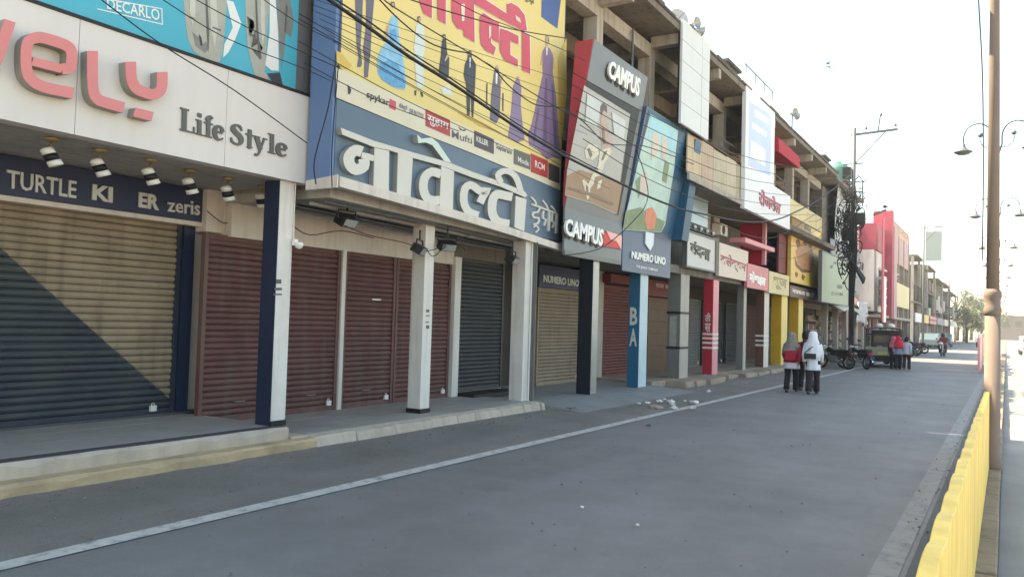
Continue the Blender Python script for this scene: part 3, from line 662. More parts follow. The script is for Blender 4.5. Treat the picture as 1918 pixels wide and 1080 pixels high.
prints(YB, YH, pskin, [G(oval(965,246,9,15)), G(oval(1138,352,9,14)), G(oval(1318,446,9,13)), G(oval(1460,520,8,12)), G(oval(1650,258,10,16)), G(oval(626,36,10,15)), G(oval(803,132,9,14)),
    G([(985,360),(996,372),(975,410),(968,402)]), G([(1352,500),(1360,505),(1348,560),(1340,552)]), G([(1690,380),(1698,386),(1694,460),(1686,452)]), G([(592,170),(600,168),(585,250),(578,245)])])
prints(YB, YH, pdark, [G([(955,236),(966,226),(976,236),(976,262),(970,240),(958,246)]), G([(1128,344),(1138,336),(1148,344),(1146,350),(1130,350)]), G([(1640,248),(1650,238),(1662,250),(1664,290),(1656,262),(1642,262)]), G([(616,28),(628,18),(638,30),(640,60),(632,40),(618,40)])])
prints(YB, YH, pwhite, [G([(1134,385),(1142,385),(1140,450),(1136,450)]), G([(1308,486),(1322,490),(1318,560),(1308,556)]), G([(1644,315),(1656,318),(1652,370),(1644,365)])])
prints(YB, YH, mat('print_azure', S(92,158,200), .5, .3, 14), [G([(545,420),(600,400),(660,430),(700,520),(708,588),(650,582),(600,560),(550,520),(530,470)]), G([(605,200),(640,190),(655,270),(610,280)])])
prints(YB, YH, mat('print_mauve', S(112,94,124), .5, .12, 6), [G([(1640,520),(1652,520),(1650,980),(1620,980)]), G([(1680,560),(1690,560),(1722,1020),(1700,1020)]), G([(1590,720),(1600,720),(1570,950),(1556,940)])])
prints(YB, YH, mat('print_gold_tint', S(222,184,92), .5, .1, 2), [[(630,95),(640,100),(660,124),(650,130),(631,121)], [(1046,110),(1061,70),(1061,180),(1050,290),(1046,250)], [(850,205),(900,226),(940,250),(900,236)]])
H_ = lambda L: scaled(L, 820, 0, 7.67)
red = [H_([(-290,-60),(-84,-60),(-84,260),(-200,200)]), H_([(0,-60),(115,-60),(115,350),(0,282)]), H_([(200,-60),(520,-60),(530,612),(375,522),(372,440),(285,412),(215,300),(200,150)]),
       H_([(606,240),(660,190),(800,285),(880,330),(880,620),(800,578),(765,515),(765,620),(835,690),(805,790),(690,730),(622,640),(605,450)]),
       H_([(898,410),(1000,440),(1160,520),(1160,640),(1060,600),(1042,560),(1042,790),(1150,860),(1150,960),(960,870),(900,740),(890,600)]),
       H_([(1214,455),(1322,505),(1330,1062),(1212,1010)]),
       H_([(530,-60),(640,-30),(1000,205),(998,62),(1060,45),(1160,105),(1250,220),(1282,440),(1214,450),(1150,405),(1000,330),(530,62)])]
prints(YB, YF, pwhite, [inflate(p, 1.3) for p in red], 'print_letter_outline', .001, .0008)
YL = Plane(nalong(7.5,.0205), nalong(14,.0205), nalong(7.5,.0205,1))
prints(YB, YL, pred, red, 'print_letter')
YL2 = Plane(nalong(7.5,.0285), nalong(14,.0285), nalong(7.5,.0285,1))
prints(YB, YL2, band, [H_([(335,60),(390,60),(382,300),(345,310)]), H_([(1110,215),(1180,270),(1195,335),(1130,290)]), H_([(735,370),(765,380),(765,515),(735,560)])], 'print_counter')
prints(YB, YF, mat('print_navy', S(72,96,150), .5, .06, 3), [[(1015,-20),(1053,-20),(1044,54),(1014,32)]])
prints(YB, YF, mat('print_brick_red', S(178,62,60), .5, .05, 3), [[(797,204),(843,225),(843,256),(797,236)], [(994,287),(1026,301),(1026,334),(994,322)]], 'print_logo')
prints(YB, YF, mat('print_umber', S(84,74,74), .5, .05, 3), [[(888,244),(925,261),(925,289),(888,274)], [(1027,304),(1048,314),(1048,344),(1027,336)]], 'print_logo')
prints(YB, YF, mat('print_moss', S(100,100,90), .5, .05, 3), [[(962,278),(993,290),(993,318),(962,307)]], 'print_logo')
YT = Plane(nalong(7.5,.0165), nalong(14,.0165), nalong(7.5,.0165,1))
T_(YB, 'spykar', YF, [(687,169),(729,187),(729,203),(686,187)], pdark, depth=.001, bold=.02)
prints(YB, YF, pred, [[(730,185),(742,191),(741,207),(729,202)]], 'print_logo')
T_(YB, 'नोवेल्टी', YF, [(747,192),(763,199),(762,210),(746,204)], pgrey, depth=.001)
T_(YB, 'LIVE IN STYLE', YF, [(766,202),(793,214),(793,222),(766,212)], pgrey, depth=.001)
T_(YB, 'सुहाग', YT, [(800,214),(840,232),(840,248),(800,233)], pwhite, depth=.001)
T_(YB, 'Mufti', YF, [(846,243),(884,258),(884,270),(846,258)], pgrey, depth=.001)
prints(YB, YF, pdark, [[(858,237),(866,243),(874,242),(870,246),(862,244)], [(651,158),(658,168),(656,176),(652,177)]], 'print_logo')
T_(YB, 'KILLER', YT, [(892,255),(914,264),(914,274),(892,265)], pwhite, depth=.001, bold=.02)
T_(YB, 'Sajdarani', YF, [(929,268),(958,280),(958,293),(929,281)], pdark, depth=.001)
T_(YB, 'Moda', YT, [(970,293),(990,301),(990,311),(970,303)], pwhite, depth=.001)
T_(YB, 'RCM', YT, [(1002,300),(1020,308),(1020,320),(1002,313)], pwhite, depth=.001)
T_(YB, 'ब्यूटीफुल', YF, [(980,-12),(1000,-2),(1000,12),(980,2)], pdark, depth=.001)

# ================================================================ CONCRETE ARCADE (shops with an open top storey)
C = thing('arcade_building', 'weathered concrete arcade of shops with an open column storey under a flat roof', 'building', (-9.5, 27, 0))
plaster_pale = mat('pale_plaster', S(176,168,158), .85, .12, 1.4, bump=.2, bscale=30, streak=.45, dirt=(.12,.1,.08))
grey_col = mat('grey_column', S(112,112,108), .75, .12, 2, streak=.3); teal_col = mat('teal_column', S(22,96,128), .5, .12, 2, streak=.25); red_col = mat('red_column', S(178,36,58), .5, .1, 2); brown_col = mat('brown_column', S(96,62,48), .6, .15, 2); yellow_col = mat('yellow_column', S(196,150,30), .55, .12, 2); navy_black = mat('blue_black_paint', S(28,34,44), .45, .1, 2)
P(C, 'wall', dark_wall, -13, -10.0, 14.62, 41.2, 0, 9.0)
P(C, 'first_floor_slab', concrete_dark, -9.98, -7.74, 14.62, 41.0, 3.08, 3.30)
P(C, 'first_floor_wall', concrete_dark, -9.9, -8.75, 14.62, 41.0, 3.302, 5.35)
P(C, 'second_floor_slab', concrete_dark, -9.98, -7.88, 14.64, 20.9, 5.45, 5.66)
P(C, 'second_floor_slab', concrete_dark, -9.98, -7.07, 20.9, 41.0, 5.45, 5.655)
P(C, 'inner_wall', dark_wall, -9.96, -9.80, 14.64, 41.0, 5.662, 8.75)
P(C, 'roof_slab', concrete_dark, -12.5, -6.92, 14.70, 40.6, 8.93, 9.09)
edge_m = mat('roof_edge_tar', S(84,80,76), .9, .3, 3, bump=.5, bscale=18)
random.seed(4); yy = 14.72
while yy < 40.4:
    y2 = min(40.55, yy+random.uniform(.6,1.4)); bev(P(C, 'roof_edge_stone', edge_m, -7.06, -6.88+random.uniform(-.02,.03), yy+.01, y2-.01, 9.092, 9.15+random.uniform(0,.07)), .015, 2); yy = y2
P(C, 'beam', concrete, -8.05, -7.72, 14.66, 40.8, 8.42, 8.76)
P(C, 'beam', concrete, -9.7, -9.45, 14.66, 40.8, 8.5, 8.928)
UC = [15.85, 18.95, 22.1, 25.1, 28.4, 31.6, 34.8, 37.9]
for y in UC:
    bev(P(C, 'upper_column', concrete, -8.05, -7.70, y-.16, y+.16, 5.66, 8.418), .015, 2)
    P(C, 'cross_beam', concrete, -9.44, -8.052, y-.13, y+.13, 8.48, 8.928)
    P(C, 'cantilever_rib', concrete, -7.718, -6.95, y-.11, y+.11, 8.66, 8.928)
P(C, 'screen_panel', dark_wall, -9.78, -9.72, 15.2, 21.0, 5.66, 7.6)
# thin service pipes and rails of the open storey
rust = mat('rusty_iron', S(98,54,44), .7, .25, 8)
PM(C, 'service_pipe', grey_metal, MB().tube([(-7.66,17.55,5.7),(-7.66,17.55,8.7)], .03, 8))
for z in (6.05, 6.35, 6.65):
    PM(C, 'railing_bar', rust, MB().tube([(-7.35,18.9,z),(-7.35,21.0,z)], .022, 6))
for y in (19.0, 20.0, 20.95):
    PM(C, 'railing_post', rust, MB().tube([(-7.35,y,5.66),(-7.35,y,6.72)], .025, 6))
for y0, y1 in ((23.2,24.9),(25.3,28.2),(28.6,31.4)):
    for z in (6.95, 7.2):
        PM(C, 'railing_bar', grey_metal, MB().tube([(-7.2,y0,z),(-7.2,y1,z)], .018, 6))
# parapet sheets of the second floor, each its own sheet
pcol = [S(196,176,148), S(188,164,142), S(182,172,148), S(190,178,156), S(176,166,140)]
y = 19.75
for i, (w_, c_) in enumerate(zip((1.15,1.0,1.25,1.0,1.1), pcol)):
    bev(P(C, 'parapet_sheet', mat('parapet_sheet_%d' % i, c_, .75, .12, 2, streak=.35, dirt=(.16,.12,.08)), -7.06, -7.02, y+.012, y+w_-.012, 5.60, 6.62+.03*(i%2)), .006); y += w_
P(C, 'parapet_ledge', concrete, -7.0, -6.94, 19.7, 25.3, 5.40, 5.56)
P(C, 'parapet_rail', rust, -7.08, -7.02, 19.7, 25.3, 6.68, 6.72)
# first-floor frontage bits between boards
P(C, 'window_panel', mat('frosted_glass', S(150,166,176), .25, .08, 1.5, spec=.5), -7.80, -7.74, 21.3, 23.7, 4.62, 5.44)
for y0, y1 in ((25.5,26.5),(26.9,27.5)): P(C, 'plaster_panel', plaster_pale, -8.74, -8.55, y0, y1, 3.31, 5.43)
P(C, 'red_panel', mat('crimson_panel', S(168,30,52), .5, .1, 1.5), -8.30, -7.42, 29.2, 29.26, 3.9, 5.42)
P(C, 'pink_post', mat('pink_paint', S(216,140,146), .5, .08, 2), -7.50, -7.38, 29.15, 29.32, 3.9, 5.42)
bev(P(C, 'pink_ledge', MATS['pink_paint'], -7.8, -7.28, 26.2, 30.1, 4.42, 4.58), .01)
ac = P(C, 'air_conditioner', white_plastic, -8.53, -8.2, 26.55, 27.3, 4.72, 5.12); bev(ac, .02, 2)
fan = MB().lathe([(.16,0),(.16,.012),(.03,.02)], 18, Matrix.Translation((-8.2,26.82,4.92)) @ Matrix.Rotation(rad(90),4,'Y')).build('fan_grille', black, ac)
for z in (4.3, 4.55, 4.8, 5.05): P(C, 'louvre', grey_metal, -8.2, -8.12, 30.2, 34.6, z, z+.05)
P(C, 'maroon_panel', mat('maroon_board', S(120,54,54), .6, .1, 2), -7.78, -7.70, 32.5, 34.0, 3.85, 5.4)
# ground floor of the arcade: pillars
def pil(y0, y1, ms, mf, label, x0=-8.0, x1=-7.7, z0=0.1): return column(C, x0, x1, y0, y1, z0, 3.078, ms, mf, None, label)
k3 = pil(15.72, 16.02, navy_black, steel, 'blue-black pillar with a pale metal face', -8.0, -7.66)
k4 = pil(18.42, 18.92, teal_col, mat('pale_blue_face', S(178,196,204), .5, .08, 2), 'teal pillar with white lettering', -7.98, -7.68)
k5 = pil(21.5, 22.2, grey_col, plaster_pale, 'grey pillar with two dark bands', -8.12, -7.75, .165)
k6 = pil(24.2, 24.75, red_col, MATS['pink_paint'], 'red pillar with four white hoops', -7.98, -7.68, .165)
k7 = pil(27.7, 28.05, grey_col, plaster_pale, 'thin grey pillar', -7.95, -7.72, .165)
k8 = pil(30.4, 31.1, brown_col, cream_wall, 'brown pillar with white hoops', -8.0, -7.7, .165)
k9 = pil(33.1, 34.1, yellow_col, mat('pale_yellow_face', S(226,200,120), .5, .06, 2), 'nearer of the two yellow pillars', -8.1, -7.7, .165)
k10 = pil(36.2, 37.1, yellow_col, MATS['pale_yellow_face'], 'farther of the two yellow pillars', -8.1, -7.7, .165)
for z in (.95, 1.10, 1.24, 1.37):
    MB().box(-7.99,-7.668,24.192,24.758,z,z+.06).build('painted_hoop', white_paint, k6)
for z in (.95, 1.12, 1.30): MB().box(-8.01,-7.688,30.392,31.108,z,z+.07).build('painted_hoop', white_paint, k8)
for z in (.98, 1.96): MB().box(-8.14,-7.735,21.49,22.21,z,z+.07).build('dark_band', black, k5)
MB().box(-8.05,-7.85,21.488,21.499,1.06,1.9).build('notice', mat('notice_paper', S(150,150,140), .7, .25, 9), k5)
yp = Plane((0,18.415,0), (1,18.415,0), (0,18.415,1)); yp.n = Vector((0,-1,0))
def text_y(s, X0, X1, Y, z0, z1, m, parent, bold=.03):
    me = text_raw(s, bold); xs = [v.co.x for v in me.vertices]; zs = [v.co.y for v in me.vertices]
    for v in me.vertices:
        v.co = Vector((X0+(X1-X0)*(v.co.x-min(xs))/(max(xs)-min(xs)), Y-(.004 if v.co.z > 0 else .001), z0+(z1-z0)*(v.co.y-min(zs))/(max(zs)-min(zs))))
    me.materials.clear(); me.materials.append(m); return link('lettering', me, parent)
for i, ch in enumerate('BA'): text_y(ch, -7.93, -7.73, 18.415, 1.62-.52*i, 2.06-.52*i, wl, k4)
text_y('ती', -7.92, -7.74, 24.196, 1.78, 2.05, wl, k6); text_y('स', -7.92, -7.74, 24.196, 1.46, 1.73, wl, k6)
# shutters and doors of the arcade
def ash(y0, y1, z1, m, X=-9.45, z0=.13, single=False, label=None, pitch=.085):
    s_ = shutter(None, X, y0, y1, z0, z1, m, pitch, single, label); adopt(s_, C); padlock(s_, X, y1-.15, z0+.1); return s_
ash(16.45, 18.62, 2.45, tan_shutter_m, -9.45, .12, True, 'tan roller shutter')
ash(20.2, 22.35, 2.72, mat('brick_shutter', S(122,68,62), .5, .18, 2, streak=.4), -9.6, .12, True, 'brick red roller shutter')
P(C, 'wall_pier', plaster_pale, -9.7, -9.45, 18.78, 20.1, .1, 3.07); P(C, 'wall_pier', navy_black, -9.75, -9.40, 18.66, 18.77, .1, 3.07)
P(C, 'door_jamb', white_paint, -9.62, -9.5, 22.45, 22.62, .12, 2.7)
dr = P(C, 'wooden_door', brown_wood, -9.6, -9.5, 23.4, 25.6, .17, 2.5)
for j in range(6): bev(MB().box(-9.5,-9.485,23.45,25.55,.22+.38*j,.56+.38*j).build('door_plank', brown_wood, dr), .006)
P(C, 'crimson_jamb', red_col, -9.55, -9.3, 25.8, 26.2, .17, 2.6)
for (y0, y1, m_) in ((26.4,28.6,grey_col),(29.0,31.4,dark_shutter_m),(31.9,34.2,dark_shutter_m),(34.8,37.2,brown_col),(37.6,40.4,mat('dim_shutter', S(88,82,76), .5, .15, 2))):
    ash(y0, y1, 2.6, m_, -9.6, .17)
P(C, 'shop_front', mat('maroon_trim', S(120,50,50), .6, .1, 2), -9.62, -9.2, 20.0, 22.6, 2.76, 3.0)

# ================================================================ CAMPUS BOARD (leans out at the top)
def lean_board(y0, y1, xb, zb, xk, zk, xt, zt, thing_, m_face, m_side, lower_m):
    """box whose front is upright from zb to zk and leans out to xt at zt"""
    prof = [(xb,zb),(xk,zk),(xt,zt)]; back = [(-7.82,zt),(-7.82,zb)]
    ring = [(x,z) for x, z in prof]+[(xt-.40,zt),(xk-.04,zk+.5),(xb-.04,zb)]
    mb = MB(); mb.prism([(x,y0,z) for x,z in ring], [(x,y1,z) for x,z in ring])
    return PM(thing_, 'box', m_side, mb)
CB = thing('signboard', 'tall grey leaning signboard with white letters and a runner photo', 'signboard', (-7.6, 15.6, 3.0))
cgrey = mat('charcoal_panel', S(112,116,120), .4, .06, .8); cred = mat('red_side', S(176,64,76), .45, .1, .8, streak=.2, dirt=(.2,.05,.06))
# geometry taken at its two ends
cy0, cy1 = 14.20, 17.02
xk, zk = -7.58, 3.95; xt, zt = -7.03, 7.30
SIDE = [(xk-.01,zk+.05),(xt-.01,zt),(xt-.40,zt),(xk-.04,zk+.5),(xk-.04,zk+.05)]
PM(CB, 'side', cred, MB().prism([(x,cy0-.02,z) for x,z in SIDE], [(x,cy0,z) for x,z in SIDE]))
lean_board(cy0+.001, cy1, -7.58, 3.03, xk, zk, xt, zt, CB, cgrey, cgrey, cgrey)
CL = PX(-7.575); CU = Plane((xk+.004,cy0,zk), (xk+.004,cy1,zk), (xt+.004,cy0,zt))
prints(CB, CU, black, [[(1100,152),(1190,203),(1198,206),(1158,403),(1152,402),(1178,222),(1097,172)]], 'dark_reveal', .002, .006)
cphoto = mat('photo_sand', S(176,174,168), .45, .1, 1.2)
prints(CB, CU, cphoto, [[(1094,160),(1180,214),(1172,270),(1155,402),(1110,382),(1058,366),(1062,320),(1075,255)]], 'photo', .004, .004)
CU2 = Plane((xk+.014,cy0,zk), (xk+.014,cy1,zk), (xt+.014,cy0,zt))
prints(CB, CU2, mat('photo_earth', S(160,130,106), .5, .12, 2), [[(1061,330),(1085,318),(1166,342),(1156,400),(1110,380),(1058,364)]], 'photo_ground', .001, .001)
prints(CB, CU2, mat('photo_figure', S(186,160,150), .5, .15, 9), [[(1126,212),(1132,204),(1137,212),(1136,226),(1140,240),(1146,262),(1146,280),(1136,288),(1128,282),(1124,250)]], 'print_figure', .003)
prints(CB, CU2, mat('photo_dark_hair', S(92,84,82), .5, .1, 9), [[(1124,200),(1130,193),(1137,199),(1137,212),(1131,206),(1126,216)]], 'print_figure', .005)
prints(CB, CU2, mat('photo_shoe', S(214,208,190), .5, .14, 12), [[(1095,282),(1102,270),(1118,272),(1122,288),(1110,300),(1098,296)], [(1124,282),(1142,276),(1146,284),(1132,306),(1126,328),(1114,332),(1112,344),(1106,352),(1104,370),(1100,374),(1094,352),(1090,338),(1094,336),(1102,345),(1108,330),(1120,310)], [(1120,340),(1128,336),(1124,352),(1118,354)]], 'print_figure', .006)
CU3 = Plane((xk+.024,cy0,zk), (xk+.024,cy1,zk), (xt+.024,cy0,zt))
prints(CB, CU3, mat('photo_shade', S(128,118,106), .5, .15, 9), [[(1100,280),(1104,276),(1110,290),(1106,296)], [(1132,284),(1138,282),(1130,300),(1126,300)], [(1098,346),(1102,350),(1102,364),(1098,358)], [(1128,240),(1132,240),(1134,270),(1130,270)], [(1066,350),(1110,362),(1150,380),(1148,384),(1108,368),(1066,354)]], 'print_shadow')
prints(CB, CU3, mat('photo_sky_tint', S(196,200,198), .5, .08, 4), [[(1100,176),(1126,190),(1118,240),(1096,230)], [(1146,210),(1172,226),(1168,262),(1150,250)]], 'print_highlight')
cw = mat('campus_letter', S(232,232,228), .4, .03, 3)
def shadowed(parent, s, pl, quad, depth=.05, bold=.035, dm=black, dx=-3, dy=4):
    T_(parent, s, pl, [(x+dx,y+dy) for x,y in quad], dm, depth=.006, bold=bold+.01)
    o = T_(parent, s, pl, quad, cw, depth=depth, off=.012, bold=bold); return o
shadowed(CB, 'CAMPUS', CU, [(1139,112),(1196,148),(1192,182),(1134,144)])
shadowed(CB, 'CAMPUS', CL, [(1055,408),(1127,430),(1124,462),(1054,440)])
prints(CB, CL, mat('logo_red', S(206,60,58), .5, .05, 3), [[(1128,434),(1144,440),(1154,455),(1161,466),(1128,461)]], 'print_logo', .002, .03)
prints(CB, CL, mat('logo_pink', S(240,176,170), .5, .05, 3), [[(1133,432),(1162,442),(1161,468),(1152,452),(1140,448)]], 'print_logo', .004, .04)
P(CB, 'lower_apron', mat('grey_green_apron', S(112,114,106), .5, .08, 1), -7.62, -7.565, cy0+.02, cy1-.05, 3.0, 3.10)

# ================================================================ NUMERO UNO BOARD
NU = thing('signboard', 'navy signboard with a leaning green sports poster and white shield emblem', 'signboard', (-7.6, 18.6, 2.9))
nnavy = mat('slate_navy_panel', S(74,88,116), .4, .06, .8); nteal = mat('deep_teal_side', S(28,82,112), .45, .1, 1.0)
uy0, uy1 = 17.08, 20.2
lean_board(uy0, uy1, -7.58, 2.88, -7.58, 3.85, -7.06, 6.66, NU, nnavy, nnavy, nnavy)
UL = PX(-7.575); UU = Plane((-7.576,uy0,3.85), (-7.576,uy1,3.85), (-7.056,uy0,6.66))
poster = mat('poster_mint', S(176,202,194), .45, .16, 2.2)
prints(NU, UU, nteal, [[(1216,205),(1291,246),(1262,440),(1164,432)]], 'poster_frame', .001, .004)
UU2 = Plane((-7.570,uy0,3.85), (-7.570,uy1,3.85), (-7.050,uy0,6.66))
prints(NU, UU2, poster, [[(1218,214),(1270,245),(1262,320),(1246,420),(1238,435),(1166,430),(1196,300)]], 'print', .001, .002)
UU3 = Plane((-7.564,uy0,3.85), (-7.564,uy1,3.85), (-7.044,uy0,6.66))
prints(NU, UU3, mat('poster_sky', S(150,204,216), .45, .12, 3), [[(1219,217),(1268,246),(1262,290),(1240,270),(1214,262)]], 'print', .001, .001)
prints(NU, UU3, mat('poster_grass', S(122,142,112), .5, .22, 5), [[(1172,395),(1200,388),(1214,400),(1246,415),(1238,434),(1167,429)], [(1190,340),(1198,330),(1204,350),(1196,372)], [(1246,300),(1254,306),(1248,344),(1240,338)]], 'print', .003, .001)
prints(NU, UU3, mat('poster_figure', S(206,190,180), .5, .15, 9), [[(1222,250),(1230,246),(1236,262),(1230,290),(1220,300)], [(1240,254),(1246,252),(1250,270),(1246,300),(1240,296)], [(1200,330),(1212,322),(1214,350),(1206,372),(1198,360)]], 'print_figure', .005, .001)
prints(NU, UU3, mat('poster_orange', S(216,132,108), .5, .1, 6), [[(1210,392),(1222,388),(1230,404),(1226,428),(1212,430),(1208,412)]], 'print_figure', .007, .001)
prints(NU, UL, mat('emblem_silver', S(206,214,222), .35, .06, 4), [[(1208,434),(1223,437),(1222,458),(1216,470),(1207,456)]], 'emblem', .002, .03)
T_(NU, 'NUMERO UNO', UL, [(1182,470),(1245,482),(1244,497),(1181,484)], cw, depth=.03, bold=.03)
T_(NU, 'THE JEANS COMPANY', UL, [(1191,496),(1232,504),(1232,510),(1191,502)], cw, depth=.003)
# blade side sheet at the far edge of that board
PM(NU, 'side_fin', nteal, MB().hexa([(-7.60,uy1+.05,3.9),(-7.30,uy1+.05,3.9),(-7.30,uy1+.55,3.9),(-7.60,uy1+.55,3.9)], [(-7.40,uy1+.05,6.55),(-6.98,uy1+.05,6.55),(-6.98,uy1+.55,6.55),(-7.40,uy1+.55,6.55)]))
# small sign over the tan shutter
NS = thing('fascia_sign', 'small navy sign with white lettering over the tan shutter', 'sign', (-9.4, 17.3, 2.5))
P(NS, 'panel', navy_dark, -9.62, -9.36, 16.35, 18.62, 2.46, 2.98)
NSP = PX(-9.36); T_(NS, 'NUMERO UNO', NSP, [(1017,514),(1084,524),(1083,537),(1017,528)], silver, depth=.02, bold=.02)
TBs = thing('fascia_sign', 'maroon strip sign with faded Devanagari words between teal and grey pillars', 'sign', (-9.2, 23.5, 2.5))
P(TBs, 'panel', MATS['maroon_board'], -9.45, -9.32, 22.8, 26.0, 2.52, 3.02)
T_(TBs, 'राज साड़ी', PX(-9.32), [(1228,527),(1264,533),(1263,545),(1228,540)], cream_wall, depth=.004)

# ================================================================ FARTHER SIGNS ALONG THE ARCADE
def flat_sign(name, label, cat, q, m, X, frame=None, thick=.10, fw=.05):
    """board whose four px corners lie on X; squared up to a true rectangle"""
    p = [onX(x, y, X) for x, y in q]; y0 = (p[0].y+p[3].y)/2; y1 = (p[1].y+p[2].y)/2; zt = (p[0].z+p[1].z)/2; zb = (p[2].z+p[3].z)/2
    t = thing(name, label, cat, (X-thick, (y0+y1)/2, zb))
    P(t, 'panel', m, X-thick, X, y0, y1, zb, zt)
    if frame:
        P(t, 'frame_bar', frame, X-thick-.01, X+.03, y0-fw, y0-.001, zb-fw, zt+fw); P(t, 'frame_bar', frame, X-thick-.01, X+.03, y1+.001, y1+fw, zb-fw, zt+fw)
        P(t, 'frame_bar', frame, X-thick-.01, X+.03, y0, y1, zt+.001, zt+fw); P(t, 'frame_bar', frame, X-thick-.01, X+.03, y0, y1, zb-fw, zb-.001)
    return t
XS = -7.55
v1 = flat_sign('signboard', 'grey-white framed signboard with dark Devanagari word and a row of bulbs', 'signboard', [(1287,432),(1340,452),(1338,512),(1285,492)], mat('sign_pale_grey', S(196,194,190), .5, .05, 2), XS, grey_metal)
T_(v1, 'वंदना', PX(XS), [(1293,449),(1330,462),(1329,492),(1292,474)], mat('dark_green_letter', S(64,66,56), .5, .06, 4), depth=.02, bold=.03)
P(v1, 'bulb_rail', black, -7.66, -7.5, 20.95, 23.6, 4.33, 4.50)
for i in range(5): PM(v1, 'bulb', white_plastic, MB().lathe([(.012,-.02),(.05,.0),(.055,.03),(.035,.06),(.0,.07)], 10, Matrix.Translation((-7.49,21.2+.55*i,4.42)) @ Matrix.Rotation(rad(90),4,'Y')), True)
s2 = flat_sign('signboard', 'cream signboard with blurred crimson lettering', 'signboard', [(1352,452),(1402,474),(1400,528),(1342,514)], mat('sign_cream', S(210,194,182), .5, .05, 2), XS)
crim = mat('crimson_print', S(160,78,86), .5, .12, 5)
T_(s2, 'कलेक्शन', PX(XS), [(1350,470),(1398,490),(1396,514),(1348,500)], crim, depth=.004, bold=.04)
s3 = flat_sign('signboard', 'pink and white signboard with bold white Devanagari word', 'signboard', [(1402,490),(1440,506),(1438,546),(1398,536)], mat('sign_rose', S(206,124,130), .5, .08, 3), XS+.03)
T_(s3, 'मोबाईल', PX(XS+.03), [(1404,506),(1434,516),(1433,538),(1402,530)], cw, depth=.01, bold=.05)
s4 = flat_sign('signboard', 'sand coloured signboard with faint lettering before the yellow shop', 'signboard', [(1441,506),(1478,518),(1478,555),(1440,547)], mat('sign_sand', S(206,190,146), .5, .08, 3), XS)
T_(s4, 'शूज', PX(XS), [(1448,516),(1474,524),(1473,546),(1448,540)], mat('ochre_ink', S(150,134,92), .5, .1, 4), depth=.004, bold=.03)
s5 = flat_sign('billboard', 'tall yellow billboard with a brown jewelled bride print', 'billboard', [(1482,384),(1538,408),(1536,540),(1480,524)], mat('sign_gold', S(226,188,118), .5, .08, 1.5), XS, mat('gold_frame', S(206,176,96), .5, .08, 3))
SP5 = PX(XS)
prints(s5, SP5, mat('print_ochre', S(178,128,92), .5, .2, 6), [[(1490,470),(1500,455),(1514,452),(1522,470),(1526,490),(1520,504),(1506,506),(1494,492)]], off=.002)
prints(s5, SP5, mat('print_bronze', S(120,84,56), .5, .2, 9), [[(1490,452),(1496,446),(1500,458),(1494,466)], [(1506,440),(1512,444),(1510,462),(1504,456)], [(1516,448),(1522,452),(1520,466),(1514,460)], [(1488,478),(1494,494),(1504,504),(1520,506),(1518,511),(1502,510),(1490,498)], [(1508,420),(1520,428),(1518,436),(1506,428)], [(1490,508),(1495,512),(1493,520),(1489,516)], [(1503,512),(1508,518),(1505,526),(1501,520)]], 'print_figure', .004)
prints(s5, SP5, mat('print_lime', S(206,190,80), .5, .08, 3), [[(1510,512),(1537,519),(1536,536),(1508,528)]], 'print', .003)
s6 = flat_sign('signboard', 'brown strip signboard with pale letters under the yellow billboard', 'signboard', [(1480,534),(1536,546),(1535,566),(1480,554)], mat('sign_brown', S(104,72,62), .5, .1, 2), XS)
T_(s6, 'नवकार साड़ी', SP5, [(1484,538),(1524,548),(1524,559),(1484,550)], cw, depth=.004, bold=.02)
wp = thing('panel_board', 'tall blank white panel board hung from the roof edge beside the loudspeaker', 'panel', (-6.9, 19.8, 6.7))
wpm = mat('panel_white', S(206,208,206), .5, .04, 1, streak=.18, dirt=(.42,.42,.4))
y0, y1, zb, zt2 = 18.72, 20.85, 6.62, 9.22
for i in range(5):
    za, zb_ = zb+i*(zt2-zb)/5, zb+(i+1)*(zt2-zb)/5
    P(wp, 'sheet', wpm, -6.90, -6.84, y0, y0+1.50, za+.006, zb_-.006); P(wp, 'sheet', wpm, -6.90, -6.84, y0+1.52, y1, za+.006, zb_-.006)
P(wp, 'backing_frame', black, -6.96, -6.905, y0+.02, y1-.02, zb+.02, zt2-.02)
bn = thing('billboard', 'tall pale blue and white billboard at the roof edge with red letters at its foot', 'billboard', (-6.9, 26.3, 5.3))
bnm = mat('banner_blue', S(186,200,226), .5, .06, 1.2); bnw = mat('banner_white', S(222,222,224), .5, .05, 1.2)
P(bn, 'panel', bnw, -7.0, -6.88, 24.55, 28.15, 6.55, 9.45); BNP = PX(-6.88)
prints(bn, BNP, bnm, [[(1404,190),(1444,216),(1443,330),(1402,310)]], 'print', .002)
prints(bn, BNP, bnw, [[(1413,204),(1440,222),(1440,234),(1413,218)], [(1408,228),(1436,248),(1436,258),(1408,240)], [(1406,262),(1434,280),(1433,312),(1405,294)]], 'print', .006)
for i in range(4): P(bn, 'top_rail_post', steel, -6.97, -6.93, 24.7+1.1*i, 24.74+1.1*i, 9.45, 9.80)
P(bn, 'top_rail', steel, -6.97, -6.93, 24.6, 28.1, 9.80, 9.84)
P(bn, 'lower_panel', bnw, -7.0, -6.87, 24.55, 30.6, 5.30, 6.545)
T_(bn, 'रोजवेल', PX(-6.87), [(1422,352),(1463,376),(1461,402),(1420,382)], mat('mauve_letter', S(170,88,100), .5, .06, 3), depth=.02, bold=.03)
P(bn, 'yellow_panel', mat('panel_straw', S(214,196,150), .6, .1, 1.5, streak=.3), -7.0, -6.9, 30.62, 36.8, 5.88, 6.5)
rb = thing('awning', 'crimson awning cloth under the roof edge behind the pale blue billboard', 'awning', (-7.2, 29.2, 8.0))
